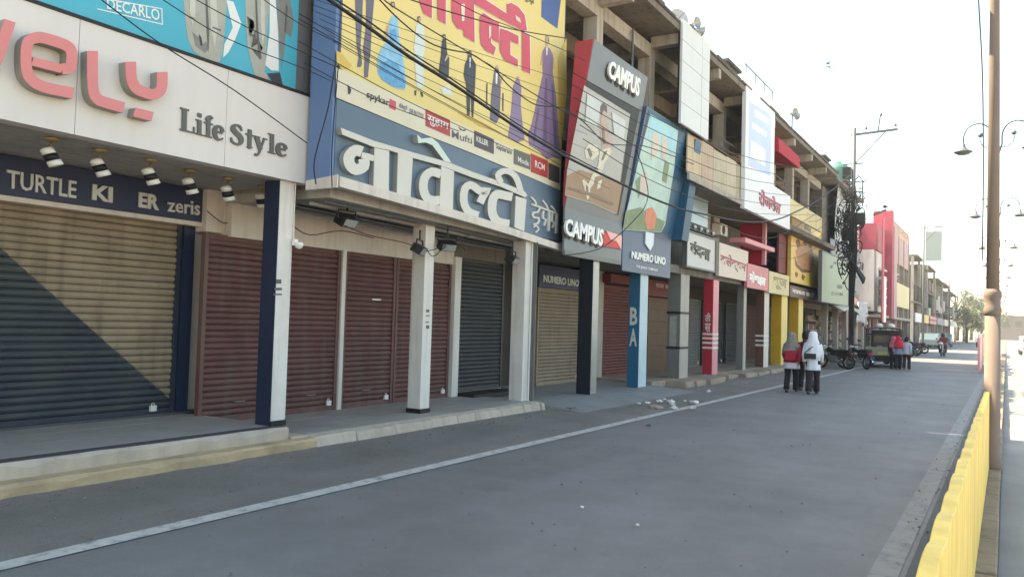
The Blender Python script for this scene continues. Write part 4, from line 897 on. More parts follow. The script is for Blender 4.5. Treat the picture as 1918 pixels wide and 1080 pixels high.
PM(rb, 'cloth', mat('crimson_cloth', S(172,40,58), .8, .12, 3), MB().hexa([(-7.6,28.3,7.9),(-6.75,28.3,7.75),(-6.75,31.6,7.75),(-7.6,31.6,7.9)], [(-7.6,28.3,8.65),(-6.78,28.3,8.25),(-6.78,31.6,8.2),(-7.6,31.6,8.65)]))

# ================================================================ TARP-COVERED BLOCK, GREEN SIGN
def cloth(pts_grid, name, m, parent, th=.02):
    """hanging sheet from a grid of points, given real thickness"""
    mb = MB(); nr, nc = len(pts_grid), len(pts_grid[0])
    for r in pts_grid: mb.v += [tuple(p) for p in r]
    for i in range(nr-1):
        for j in range(nc-1): mb.f.append((i*nc+j, i*nc+j+1, (i+1)*nc+j+1, (i+1)*nc+j))
    o = adopt(mb.build(name, m, None, True), parent)
    md = o.modifiers.new('thickness', 'SOLIDIFY'); md.thickness = th; return o
def drape(name, m, parent, X, y0, y1, z0, z1, amp=.12, seed=1, nr=9, nc=22, lean=0.0):
    random.seed(seed); ph = [random.uniform(0,6) for _ in range(6)]
    g = []
    for i in range(nr):
        t = i/(nr-1); row = []
        for j in range(nc):
            u = j/(nc-1); x = X+lean*t+amp*(math.sin(9*u+ph[0]+2*t)+.6*math.sin(21*u+ph[1])+.5*math.sin(5*t+ph[2]+7*u))*.5
            row.append((x, y0+(y1-y0)*u+.1*math.sin(4*t+ph[3]), z1+(z0-z1)*t+.15*math.sin(6*u+ph[4])*t))
        g.append(row)
    return cloth(g, name, m, parent)
D = thing('shop_building', 'old shop block wrapped in pale tarpaulin behind the wire-laden pole', 'building', (-9.5, 48, 0))
tarp = mat('pale_tarpaulin', S(178,180,182), .7, .12, 1.5, streak=.4, dirt=(.2,.19,.18))
P(D, 'wall', plaster_pale, -13, -9.0, 41.3, 49.3, 0, 8.9)
P(D, 'low_shed', plaster_pale, -12, -9.0, 49.32, 55.6, 0, 3.0)
P(D, 'shed_roof', concrete_dark, -12.2, -7.4, 49.32, 55.7, 3.002, 3.14)
P(D, 'upper_storey', concrete_dark, -8.98, -7.75, 41.3, 49.3, 3.0, 8.7)
P(D, 'roof_slab', concrete_dark, -13, -7.0, 40.7, 49.3, 8.902, 9.06)
drape('tarpaulin', tarp, D, -7.35, 42.5, 49.2, 5.4, 8.9, .2, 3); drape('tarpaulin', mat('grey_tarpaulin', S(150,152,150), .7, .15, 2, streak=.4), D, -7.2, 41.4, 48.9, 3.5, 6.1, .2, 5)
drape('tarpaulin', tarp, D, -7.3, 49.5, 53.4, 2.0, 3.3, .2, 8)
for i, y in enumerate((43.0, 46.0, 49.0, 52.2, 55.0)):
    column(D, -8.0, -7.72, y-.15, y+.15, .165, 2.998, plaster_pale, plaster_pale)
for i, (y0, y1) in enumerate(((43.2,45.8),(46.2,48.8),(49.2,52.0),(52.4,54.8))):
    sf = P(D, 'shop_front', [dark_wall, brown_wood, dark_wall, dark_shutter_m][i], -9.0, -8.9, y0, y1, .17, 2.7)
    for j in range(4): MB().box(-8.9,-8.7,y0+.15,y1-.15,.55+.5*j,.60+.5*j).build('shelf', plaster_pale, sf)
    random.seed(30+i)
    for j in range(4):
        for k in range(5):
            yb = y0+.2+k*(y1-y0-.5)/5; MB().box(-8.88,-8.74,yb,yb+.3,.601+.5*j,.601+.5*j+random.uniform(.15,.36)).build('boxed_goods', mat('goods_%d' % random.randint(0,4), [S(150,120,96),S(120,92,84),S(170,160,146),S(96,100,110),S(150,100,80)][random.randint(0,4)], .7, .15, 4), sf)
awn = thing('awning', 'sagging off-white cloth awning over the shop under the green sign', 'awning', (-7.2, 43.5, 2.6))
drape('cloth', mat('awning_cloth', S(196,190,176), .8, .12, 2, streak=.3), awn, -7.6, 41.0, 48.5, 2.5, 3.05, .08, 12, 6, 20, 1.05)
for y in (41.5, 48.0): PM(awn, 'pole', steel, MB().tube([(-6.6,y,.0),(-6.6,y,2.6)], .025, 6))
gs = flat_sign('signboard', 'large sage green signboard with small dark emblem and word', 'signboard', [(1540,481),(1591,483),(1588,570),(1537,566)], mat('sign_sage', S(140,156,134), .5, .06, 1.2), -7.0, grey_metal, .12, .04)
GP = PX(-7.0); ink = mat('sign_ink', S(60,68,66), .5, .05, 4)
prints(gs, GP, ink, [[(1561,490),(1566,490),(1566,495),(1561,495)], [(1555,497),(1561,496),(1559,503),(1555,502)], [(1568,533),(1578,534),(1577,541),(1568,540)]], 'emblem', .002)
T_(gs, 'ZOOM', GP, [(1556,546),(1578,548),(1578,554),(1556,552)], ink, depth=.003, bold=.02)
tk = thing('water_tank', 'green roof tank with a domed top above the tarpaulin', 'water tank', (-7.6, 44.3, 9.06))
PM(tk, 'tank', mat('tank_green', S(72,122,112), .5, .08, 2), MB().lathe([(.62,9.3),(.68,9.35),(.68,9.6),(.64,9.64),(.68,9.68),(.66,10.0),(.5,10.2),(.22,10.32),(.2,10.4),(.05,10.42)], 20, Matrix.Translation((-7.6,44.3,0))), True)
PM(tk, 'stand', rust, MB().box(-8.2,-7.0,43.8,44.8,9.18,9.3).box(-8.15,-8.05,43.85,43.95,9.06,9.18).box(-7.15,-7.05,44.65,44.75,9.06,9.18))
sv = thing('banner', 'tall crimson and white hanging strip banner on the red building corner', 'banner', (-6.9, 56.6, 2.6))

# ================================================================ RED AND PINK BUILDING
E_ = thing('shop_building', 'red and pink corner building with a tall crimson fin and white louvres', 'building', (-9.5, 66, 0))
rose = mat('rose_wall', S(188,154,156), .7, .1, 1, streak=.3, dirt=(.3,.2,.2)); crimson_w = mat('crimson_wall', S(170,74,90), .6, .1, 1); pale_w = mat('ivory_wall', S(206,198,192), .7, .08, 1, streak=.25)
P(E_, 'wall', rose, -13, -8.2, 55.8, 75.5, 0, 8.4)
P(E_, 'crimson_block', crimson_w, -8.19, -7.2, 56.2, 60.8, 6.9, 8.6)
P(E_, 'ivory_block', pale_w, -8.19, -7.3, 56.2, 60.8, 2.9, 6.88)
for i in range(5): P(E_, 'louvre', white_paint, -7.29, -7.05, 58.2, 60.8, 3.3+.6*i, 3.42+.6*i)
for i in range(4): P(E_, 'window', dark_wall, -7.298, -7.26, 58.4, 60.6, 3.44+.6*i, 3.86+.6*i)
P(E_, 'fin', crimson_w, -8.0, -6.75, 60.85, 61.6, 2.5, 10.0); P(E_, 'fin_edge', rose, -7.7, -6.7, 61.62, 63.4, 2.5, 9.0)
P(E_, 'parapet', rose, -8.19, -7.1, 64.6, 75.4, 6.8, 9.0); P(E_, 'balcony_recess', MATS['maroon_board'], -8.19, -8.0, 64.6, 75.4, 5.4, 6.79)
for y in (64.2, 67.8, 71.4, 75.2): P(E_, 'frame_post', concrete, -7.5, -7.05, y, y+.28, 2.7, 9.6)
P(E_, 'frame_beam', concrete, -7.45, -7.1, 64.2, 75.45, 9.6, 9.8)
for y0 in (65.0, 68.6, 72.2): 
    wn = P(E_, 'window', dark_wall, -8.198, -8.1, y0, y0+2.0, 4.0, 5.3); MB().box(-8.1,-8.06,y0-.05,y0+2.05,3.92,3.99).build('sill', pale_w, wn)
fs = thing('signboard', 'cream signboard with ochre print on the red and pink building', 'signboard', (-7.2, 70, 3.4))
P(fs, 'panel', MATS['sign_sand'], -7.3, -7.0, 65, 75.2, 3.5, 5.3); prints(fs, PX(-7.0), MATS['ochre_ink'], [[(1670,510),(1684,512),(1684,516),(1670,514)],[(1670,519),(1682,520),(1682,523),(1670,522)]], 'print')
for i, (y0, y1) in enumerate(((56.4,60.4),(62,66),(66.6,70.6),(71,75))):
    P(E_, 'shop_front', [dark_wall, brown_col, dark_wall, dark_shutter_m][i], -8.195, -8.1, y0, y1, .18, 2.45)
    P(E_, 'pillar', rose, -7.9, -7.6, y1+.1, y1+.45, .165, 2.9)
P(E_, 'canopy', concrete, -8.19, -6.9, 55.9, 75.4, 2.5, 2.68)
P(sv, 'strip', crimson_w, -6.86, -6.80, 56.3, 57.1, 2.2, 8.9); P(sv, 'strip', bnw, -6.86, -6.80, 57.12, 58.3, 2.2, 5.2)

# ================================================================ FAR TERRACE BEYOND THE SIDE STREET
def far_building(y0, y1, h, mw, label, seed, X=-7.9, deep=6):
    random.seed(seed); t = thing('shop_building', label, 'building', (X-2, (y0+y1)/2, 0), 'shop houses of the far terrace')
    P(t, 'wall', mw, X-deep, X-.9, y0, y1, 0, h)
    nf = max(2, int(h/3.1)); fh = h/nf
    for f in range(1, nf+1):
        P(t, 'floor_slab', concrete_dark, X-.898, X+random.uniform(.1,.5), y0+.02, y1-.02, f*fh-.14, f*fh+.002 if f < nf else h+.02)
    n = max(2, int((y1-y0)/3.0))
    for f in range(nf):
        for j in range(n):
            a = y0+(j+.2)*(y1-y0)/n; b = y0+(j+.8)*(y1-y0)/n
            if f == 0:
                P(t, 'shop_front', [dark_wall, dark_shutter_m, brown_col, MATS['dim_shutter']][random.randint(0,3)], X-.898, X-.84, a, b, .1, 2.5)
            else:
                wn = P(t, 'window', dark_wall, X-.898, X-.85, a, b, f*fh+.5, f*fh+2.2)
                MB().box(X-.85,X-.80,a-.06,b+.06,f*fh+.42,f*fh+.49).build('sill', pale_w, wn)
                if random.random() < .7: P(t, 'balcony_panel', [plaster_pale, concrete_dark, fw[0], dark_wall, concrete][random.randint(0,4)], X+.02, X+.07, a-.4, b+.4, f*fh+.01, f*fh+random.uniform(.7,1.1))
                if random.random() < .6: P(t, 'hung_board', [MATS['sign_sage'], concrete_dark, concrete, MATS['maroon_board'], plaster_pale, dark_wall, tarp][random.randint(0,6)], X+.1, X+.2, a-.3, b+.3, f*fh+.2, f*fh+random.uniform(1.2,2.2))
        P(t, 'pillar', concrete, X-.15, X+.1, y0+.1, y0+.45, f*fh+.003 if f else .02, (f+1)*fh-.142); P(t, 'pillar', concrete, X-.15, X+.1, y1-.45, y1-.1, f*fh+.003 if f else .02, (f+1)*fh-.142)
    P(t, 'signboard', [bnw, MATS['sign_gold'], MATS['sign_rose'], blue_panel, MATS['sign_cream']][seed % 5], X+.2, X+.32, y0+.6, y1-.6, 2.6, 3.5)
    return t
fw = [mat('far_wall_a', S(86,75,71), .85, .15, 1), mat('far_wall_b', S(104,92,86), .85, .15, 1), mat('far_wall_c', S(80,74,74), .85, .15, 1)]
FB = [(87.5,95,9.2,0,'shop house with a steep lean-to just past the sunlit side street'),(95.3,104,8.8,1,'pale brown shop house second beyond the side street'),(104.3,116,9.4,2,'grey shop house third beyond the side street'),
      (116.3,130,8.6,0,'brown shop house fourth beyond the side street'),(130.3,146,8.8,1,'pale shop house fifth beyond the side street'),(146.3,166,8.2,2,'last low grey shop house before the trees')]
for i, (a, b_, h, c_, lab) in enumerate(FB): far_building(a, b_, h, fw[c_], lab, 40+i)
ms = thing('panel_board', 'grey mesh hoarding frame standing above the far terrace roofs', 'hoarding', (-7.6, 98, 9.2))
P(ms, 'panel', mat('hoarding_grey', S(138,148,148), .6, .1, .6), -7.6, -6.0, 98, 98.2, 9.4, 12.6)
for x in (-7.5, -6.8, -6.1): P(ms, 'leg', steel, x, x+.1, 98.22, 98.34, 8.8, 12.7)
blk2 = thing('shop_building', 'hazy low building closing the view beyond the opposite carriageway', 'building', (6, 260, 0))
P(blk2, 'wall', fw[1], -2, 14, 255, 270, 0, 6.5); P(blk2, 'roof_slab', concrete, -2.3, 14.3, 254.5, 270.5, 6.502, 6.8)
for j in range(5): P(blk2, 'window', dark_wall, -1+3*j, .6+3*j, 254.9, 254.99, 3.6, 5.2)

# ================================================================ MEDIAN: YELLOW BARRIER, LAMP POSTS
MBr = thing('median_barrier', 'low bright yellow scalloped barrier panels lining the median kerb', 'barrier', (-.2, 6, .16))
yel = mat('barrier_yellow', S(232,199,108), .65, .14, 2.5, bump=.15, bscale=30, streak=.45, dirt=(.40,.25,.08)); random.seed(2)
y = 1.0; k = 0
def hump_panel(L, h):
    mb = MB(); ring = [(0,.0)]; n = 8
    pts = [(0.0, 0.0)] + [(L*i/n, h-.022+.022*math.sin(math.pi*i/n)) for i in range(n+1)] + [(L, 0.0)]
    fr = [(.04, a, b) for a, b in pts]; bk = [(-.012, a, b) for a, b in pts]
    return mb.prism(fr, bk)
hm = hump_panel(.5, .86).mesh('barrier_panel', yel)
while y < 13.4:
    o = link('barrier_panel', hm, MBr, (random.uniform(-.0015,.0015), y-6, random.uniform(-.004,.004))); bev(o, .004, 1); y += .5
rw = thing('median_barrier', 'red and white banner barrier farther along the median behind the lamp posts', 'barrier', (-.9, 40, 0))
for i in range(9):
    P(rw, 'barrier_panel', [MATS['pink_paint'], white_paint, crimson_w][i % 3], -1.0-.02*i, -.92-.02*i, 38+2.2*i, 39.9+2.2*i, .1, 1.5+.15*(i%2))
post_m = mat('lamp_post_bronze', S(124,108,100), .8, .15, 3, metal=.0, streak=.35); lamp_dark = mat('lamp_green_grey', S(84,96,98), .5, .1, 4)
def lamp_post(x, y, label, big=True):
    t = thing('street_lamp', label, 'street lamp', (x, y, .1), 'lamp posts along the median')
    R = .74 if big else .66
    def L(name, m, mb, sm=True): return mb.build(name, m, t, sm)
    L('lower_shaft', post_m, MB().lathe([(.15*R,0),(.15*R,.12),(.115*R,.2),(.105*R,1.80)], 16))
    L('collar', post_m, MB().lathe([(.106*R,1.78),(.122*R,1.83),(.124*R,1.86),(.108*R,1.89),(.108*R,1.97),(.124*R,2.0),(.122*R,2.05),(.09*R,2.09)], 16))
    L('upper_shaft', post_m, MB().lathe([(.092*R,2.07),(.075*R,4.6),(.055*R,6.6),(.03*R,6.9),(.045*R,6.95),(.02*R,7.05)], 14))
    for s in (-1, 1):
        pts = [(0,0,5.7),(.10*s,0,6.05)]+[(s*(.40-.30*math.cos(a)), 0, 6.25+.34*math.sin(a)) for a in [i*math.pi/8 for i in range(9)]]+[(.70*s,0,6.12)]
        ar = L('arm', lamp_dark, MB().tube(pts, .018, 6))
        MB().lathe([(.02,.22),(.045,.2),(.05,.14),(.12,.06),(.2,.02),(.21,0),(.18,-.01),(.12,-.05)], 14, Matrix.Translation((.70*s,0,5.92))).build('lamp_shade', lamp_dark, ar, True)
        MB().lathe([(.0,-.06),(.05,-.03),(.06,0),(.04,.05),(.0,.06)], 10, Matrix.Translation((.34*s,0,6.3))).build('scroll_ball', lamp_dark, ar, True)
        MB().tube([(.05*s,0,6.0),(.2*s,0,5.98),(.32*s,0,6.08),(.36*s,0,6.24)], .012, 5).build('scroll', lamp_dark, ar, True)
    return t
ly = [10.7, 22.0, 34.5, 47.5, 60, 73, 86, 99, 112, 126, 140, 155]
names = ['nearest', 'second', 'third', 'fourth', 'fifth', 'sixth', 'seventh', 'eighth', 'ninth', 'tenth', 'eleventh', 'twelfth']
for i, y in enumerate(ly):
    x = -.135 if i == 0 else -.13-.0072*(y-10.7)
    lab = 'brown lamp post rising at the right behind the yellow barrier' if i == 0 else 'twin-arm median lamp post, %s from the camera' % names[i]
    lamp_post(x, y, lab, i < 2)
tb = thing('cable', 'thin dark cable hanging down the nearest lamp post', 'cable', (-.3, 10.6, 3))
PM(tb, 'strand', wire_m, MB().tube(smooth_pts([(-.36,10.55,6.8),(-.30,10.55,5.6),(-.25,10.55,4.6),(-.235,10.55,3.4),(-.24,10.55,2.5)], 4), .008, 5))

# ================================================================ UTILITY POLES AND CABLES
pole_m = mat('pole_grey', S(92,94,96), .6, .12, 3, metal=.2)
def utility_pole(x, y, h, label, arm=1.75, tangle=False, seed=1, r=.11):
    t = thing('utility_pole', label, 'utility pole', (x, y, 0), 'utility poles along the shops'); random.seed(seed)
    def L(name, m, mb, sm=False): return mb.build(name, m, t, sm)
    L('shaft', pole_m, MB().lathe([(r,0),(r*.9,h*.5),(r*.75,h)], 12), True)
    L('cross_arm', pole_m, MB().bar((-.12,0,h-.30),(arm,0,h-.22),.09,.09)); L('brace', pole_m, MB().tube([(.05,0,h-1.6),(arm*.72,0,h-.28)], .025, 6))
    L('pin', pole_m, MB().tube([(arm*.55,0,h-.25),(arm*.6,0,h+.42)], .03, 6))
    for a, z in ((arm*.28,-.02),(arm*.95,.0),(arm*.62,.52)): 
        L('insulator', grey_metal, MB().lathe([(.03,0),(.07,.03),(.04,.07),(.06,.1),(.03,.14),(0,.15)], 10, Matrix.Translation((a,0,h+z-.1))), True)
    if tangle:
        bxs = [(-.28,0,8.35,.34,.3,.52),(.3,.02,6.3,.4,.3,.5),(-.25,.05,5.6,.35,.3,.45)]
        for bx_ in bxs:
            bev(L('junction_box', black, MB().box(bx_[0]-bx_[3]/2,bx_[0]+bx_[3]/2,bx_[1]-bx_[4]/2,bx_[1]+bx_[4]/2,bx_[2],bx_[2]+bx_[5])), .02)
        for z in (9.0, 8.2, 7.75, 7.3, 6.8): L('bracket', pole_m, MB().bar((-.45,0,z),(.42,0,z),.05,.05))
        L('side_frame', pole_m, MB().tube([(.38,0,7.1),(.38,0,8.15),(.55,0,8.25)], .03, 6))
        for k in range(95):
            z = random.uniform(4.4,8.0); sp_ = .5*(1-abs(z-6.2)/2.4)+.12; p_ = Vector((random.uniform(-sp_,sp_)*.8-.15, random.uniform(-.3,.3), z)); pts = [tuple(p_)]
            for q in range(random.randint(4,9)):
                p_ = p_ + Vector((random.gauss(0,.12), random.gauss(0,.12), random.gauss(-.05,.2))); p_.x = max(-.62, min(.5, p_.x)); pts.append(tuple(p_))
            L('cable_loop', wire_m, MB().tube(smooth_pts(pts, 3), random.uniform(.014,.03), 4))
        for k in range(14):
            x0 = random.uniform(-.16,.16); L('down_cable', wire_m, MB().tube(smooth_pts([(x0,-.13,random.uniform(6.5,8.2)),(x0+random.uniform(-.05,.05),-.15,5),(x0*.7,-.14,3.2),(x0*.6,-.13,random.uniform(.8,2.4))],3), random.uniform(.012,.024), 4))
        L('street_light_arm', pole_m, MB().tube([(.05,0,6.0),(.5,0,6.5),(.9,0,6.75)], .02, 6)); bev(L('street_light', pole_m, MB().hexa([(.85,-.08,6.66),(1.35,-.08,6.86),(1.35,.08,6.86),(.85,.08,6.66)], [(.85,-.06,6.76),(1.33,-.06,6.94),(1.33,.06,6.94),(.85,.06,6.76)])), .01)
        for (z0, z1, dx) in ((5.4, 3.6, .55),):
            L('hanging_box', black, MB().hexa([(.12,-.06,4.3),(.22,-.06,4.25),(.5,.06,3.75),(.42,.06,3.65)], [(.12,.06,4.5),(.22,.06,4.45),(.52,.2,3.95),(.44,.2,3.85)]))
    return t
utility_pole(-5.8, 37.9, 10.6, 'tall dark utility pole wrapped in tangled black cables in front of the green sign', tangle=True)
utility_pole(-6.45, 81.6, 11.4, 'utility pole with bare cross arm beside the far terrace', seed=3)
utility_pole(-6.5, 122, 11.2, 'farther thin utility pole with a short cross arm near the trees', seed=4)
utility_pole(-6.6, 165, 10.8, 'farthest utility pole standing among the trees', seed=6)
def cable(label, pxs, X, r, sm=4, X1=None, group='overhead cables along the shops'):
    n = len(pxs); pts = [onX(x, y, X if X1 is None else X+(X1-X)*i/(n-1)) for i, (x, y) in enumerate(pxs)]
    t = MB().tube(smooth_pts([tuple(p) for p in pts], sm), r, 6).build('overhead_cable', wire_m, None, True); tag(t, label, 'cable', group); return t
cable('thick black cable bundle sagging across the yellow billboard to the wired pole', [(560,-40),(616,0),(681,45),(763,104),(841,153),(906,197),(982,248),(1054,290),(1122,324),(1168,346),(1212,367),(1265,388),(1286,394),(1367,411),(1413,416),(1455,411),(1490,397),(1540,370),(1596,325)], -6.1, .021, 3, -5.8)
cable('second bundle strand lying just above the thick cable', [(598,-20),(690,40),(770,99),(850,151),(925,203),(1000,252),(1056,284),(1120,318)], -6.12, .010)
cable('drooping black cable looping over the red letters of the yellow billboard', [(700,-12),(740,30),(780,64),(812,84),(845,94),(881,101),(905,115),(925,128),(950,158),(985,186),(1010,198),(1052,202),(1085,222),(1105,240),(1135,268),(1180,272),(1205,273),(1255,290),(1300,308)], -6.2, .009, 3)
cable('black cable running under the red letters to the shoe shop board', [(715,-4),(735,12),(800,52),(860,88),(900,112),(950,145),(1010,182),(1055,208),(1100,228),(1150,252),(1178,268)], -6.25, .008, 3)
cable('cable crossing the billboard letters high up', [(752,-6),(800,10),(850,25),(900,39),(960,55),(1010,64),(1062,72)], -6.3, .008)
cable('upper thin wire over the yellow billboard near the blue print', [(820,-14),(900,28),(960,52),(1000,70),(1060,96),(1100,116)], -6.3, .006)
for k, (a, b) in enumerate((((560,26),(1052,300)), ((560,36),(1050,309)), ((560,78),(960,282)), ((570,118),(860,246)))):
    cable(['thin wire crossing the billboard just below the thick bundle', 'lower twin of the thin wire below the thick bundle', 'thin wire reaching down to the billboard logo strip', 'lowest thin wire across the blue return panel'][k], [a, ((a[0]+b[0])/2,(a[1]+b[1])/2+4+2*k), b], -6.4-.05*k, .005)
cable('thin wire slanting across the teal billboard and white signboard', [(190,0),(300,82),(440,170),(575,268)], -6.6, .006)
cable('thin wire over the teal billboard reaching the blue return panel', [(290,-10),(420,70),(560,125),(620,152)], -6.65, .005)
cable('upper thin wire over the suited figures on the teal billboard', [(350,-10),(460,50),(560,95),(640,130)], -6.7, .005)
cable('wire across the top right corner of the teal billboard', [(480,-10),(560,44),(640,84)], -6.7, .005)
cable('wire hanging down the blue return panel of the dress shop', [(628,120),(615,200),(596,270),(588,310),(592,345)], -7.0, .008)
cable('second wire hanging down the edge of the blue panel', [(634,120),(625,230),(621,300),(622,350)], -7.0, .007)
cable('cable loop dropping from the thick bundle over the green sports poster', [(1192,282),(1205,318),(1213,352),(1213,372),(1205,392),(1188,412),(1168,432),(1130,462),(1090,474),(1052,478)], -6.6, .010)
cable('pale cable rising from the crimson panel to the wired pole', [(1290,395),(1350,420),(1400,440),(1440,446),(1480,432),(1520,405),(1560,385),(1592,360)], -6.3, .010)
for k in range(6):
    cable('thin line running along the row of shops to the pole, %s of six' % ['topmost', 'second', 'third', 'fourth', 'fifth', 'lowest'][k], [(1062+6*k,130+26*k),(1250,232+24*k),(1420,300+20*k),(1592,330+14*k)], -6.3, .007, 4, -5.8)
random.seed(91)
for k in range(7):
    a = (575+8*k, -6+14*k); b = (1058+14*k, 150+34*k)
    cable('hair-thin service wire over the dress shop boards, %s from the top' % ['first','second','third','fourth','fifth','sixth','seventh'][k], [a, ((a[0]+b[0])/2, (a[1]+b[1])/2+random.uniform(2,9)), b], -6.45+.04*k, .0035)
for k in range(5):
    cable('service drop wire from the wired pole to the shop fronts, %s' % ['highest','second','third','fourth','lowest'][k], [(1592,345+18*k),(1540-10*k,392+22*k),(1490-14*k,372+26*k)], -6.0, .008, 4, -7.4)
# pole-to-pole lines over the road and the two birds
for k, (a, m_, b) in enumerate((((1370,0),(1450,74),(1603,228)), ((1440,-10),(1540,110),(1628,232)), ((1476,-10),(1560,110),(1664,238)))):
    pts = [onX(*a, -5.7+.7*k), onX(*m_, -5.7+.7*k), onX(*b, -5.7+.7*k)]
    t = MB().tube(smooth_pts([tuple(p) for p in pts], 5), .006, 5).build('overhead_cable', mat('aluminium_line', S(186,190,192), .5, .05, 5), None, True); tag(t, 'pale bare power line crossing the sky, %s' % ['nearest the roof', 'middle one', 'outermost'][k], 'cable', 'power lines across the sky')

# ================================================================ SPOT LAMPS, FLOODLIGHTS, ROOF GEAR
brass = mat('aged_brass', S(170,150,112), .4, .12, 6, metal=.5)
def spot(p, label, yaw=0.0):
    t = thing('spot_lamp', label, 'spot lamp', p, 'spot lamps under the white signboard'); t.scale = (.95, .95, .74)
    MB().lathe([(.075,0),(.075,-.03),(.05,-.05)], 14).build('ceiling_cup', brass, t, True)
    MB().tube([(0,0,-.05),(.02,-.02,-.13),(.015,-.02,-.2)], .012, 6).build('arm', brass, t, True)
    M_ = Matrix.Translation((0,-.03,-.2)) @ Matrix.Rotation(yaw,4,'Z') @ Matrix.Rotation(rad(26),4,'X')
    b = MB().lathe([(.03,.06),(.068,.04),(.072,-.03)], 16, M_).build('body', white_plastic, t, True)
    MB().lathe([(.073,-.03),(.074,-.12)], 16, M_).build('dark_band', black, b, True)
    MB().lathe([(.074,-.12),(.076,-.19),(.06,-.192)], 16, M_).build('rim', white_plastic, b, True)
    return t
sp = [(97,258),(188,280),(283,298),(357,318),(428,333),(492,348)]
ord_ = ['leftmost of the six', 'second from the left', 'third from the left', 'fourth from the left', 'fifth from the left', 'beside the navy pillar']
for i, q in enumerate(sp):
    p = onZ(*q, 3.333); spot((p.x, p.y, 3.333), 'white spot lamp with a black band under the signboard, ' + ord_[i], rad(-20+8*i))
spot((-7.98, 3.62, 3.333), 'white spot lamp with a black band half cut by the left picture edge')
def flood(p, yaw, label, s=1.0):
    t = thing('floodlight', label, 'floodlight', p, 'floodlights under the dress shop canopy'); t.rotation_euler.z = yaw; t.scale = (s, s, s)
    MB().tube([(0,0,.18),(0,0,.02)], .015, 6).build('drop_rod', black, t)
    MB().tube([(0,-.17,-.10),(0,-.17,.02),(0,.17,.02),(0,.17,-.10)], .012, 6).build('bracket', black, t)
    h = MB().hexa([(-.05,-.15,-.02),(.10,-.15,-.10),(.10,.15,-.10),(-.05,.15,-.02)], [(-.12,-.15,-.14),(.03,-.15,-.22),(.03,.15,-.22),(-.12,.15,-.14)]).build('housing', black, t); bev(h, .01)
    MB().hexa([(.102,-.12,-.115),(.106,-.12,-.118),(.106,.12,-.118),(.102,.12,-.115)], [(.042,-.12,-.207),(.046,-.12,-.210),(.046,.12,-.210),(.042,.12,-.207)]).build('glass', mat('flood_glass', S(150,150,146), .2, .05, 3), t)
    return t
for q, ya, lab in (((650,404),0,'black floodlight hung under the canopy left of the slim column'), ((786,458),.4,'black floodlight just left of the slim white column head'), ((838,452),-.5,'black floodlight with loose wiring right of the slim column'), ((960,478),.2,'grey floodlight by the piped column under the canopy')):
    p = onX(q[0], q[1], -7.75); flood((p.x, p.y, p.z+.05), ya, lab)
for k, (pts, X) in enumerate(((((640,420),(690,440),(760,455),(800,470),(850,452),(880,440)), -7.7), (((545,420),(580,440),(640,432),(700,446)), -8.0), (((388,395),(420,418),(450,408),(482,392)), -9.2), (((800,468),(812,480),(835,462),(860,458),(872,470)), -7.7))):
    cable('loose black wire sagging beneath the shop canopy, %s' % ['by the slim column', 'behind the navy pillar', 'on the lintel above the maroon shutter', 'knotted round the slim column head'][k], pts, X, .007, group='loose wires under the canopies')
cm = thing('security_camera', 'small white dome camera on the white side of the navy pillar', 'camera', (-7.73, 7.18, 2.55))
MB().box(0,.05,-.03,.03,-.02,.06).build('bracket', white_plastic, cm); MB().lathe([(.05,.03),(.055,0),(.04,-.04),(0,-.055)], 14, Matrix.Translation((.08,.02,-.01))).build('dome', white_plastic, cm, True)
MB().tube([(.0,0,.05),(-.01,0,.35),(-.005,0,.78)], .007, 5).build('lead', white_plastic, cm)
def horn(t, M_):
    M_ = M_ @ Matrix.Scale(.62, 4)
    MB().lathe([(.04,-.30),(.05,-.18),(.055,-.05),(.09,.05),(.16,.16),(.24,.24),(.25,.25),(.22,.235),(.05,.06)], 18, M_).build('horn', steel, t, True)
def speaker_set(p, label, dirs, h):
    t = thing('loudspeaker', label, 'loudspeaker', p, 'roof loudspeakers'); MB().tube([(0,0,0),(0,0,h)], .028, 6).build('mast', grey_metal, t); MB().bar((0,-.25,h-.06),(0,.25,h-.06),.04).build('crossbar', grey_metal, t)
    for i, a in enumerate(dirs): horn(t, Matrix.Translation((.06*math.cos(a), .22*(-1)**i, h-.05)) @ Matrix.Rotation(a,4,'Z') @ Matrix.Rotation(rad(90),4,'Y'))
    return t
p = onX(1298, 62, -6.95); speaker_set((-6.95, p.y, 9.1), 'pair of grey horn loudspeakers on the roof edge beside the white panel board', (rad(65), rad(-15)), p.z-9.1+.2)
p = onX(1483, 262, -6.95); speaker_set((-6.95, p.y, 9.1), 'horn loudspeakers on a tall mast above the crimson awning', (rad(60), rad(-30)), onX(1488,216,-6.95).z-9.1)
dh = thing('satellite_dish', 'round pale mesh dish on the roof edge left of the loudspeakers', 'satellite dish', (-7.3, 19.6, 9.1)); dh.scale = (.62,.62,.62)
MB().tube([(0,0,0),(0,0,.75)], .03, 6).build('mast', grey_metal, dh); MB().lathe([(.0,-.10),(.2,-.08),(.38,.0),(.43,.06),(.42,.065),(.2,-.06),(0,-.08)], 22, Matrix.Translation((.05,-.05,.78)) @ Matrix.Rotation(rad(-35),4,'Z') @ Matrix.Rotation(rad(75),4,'Y')).build('dish', mat('dish_grey', S(176,172,170), .5, .08, 4), dh, True)
MB().tube([(.05,-.05,.78),(.42,-.32,.9)], .012, 5).build('feed_arm', grey_metal, dh)
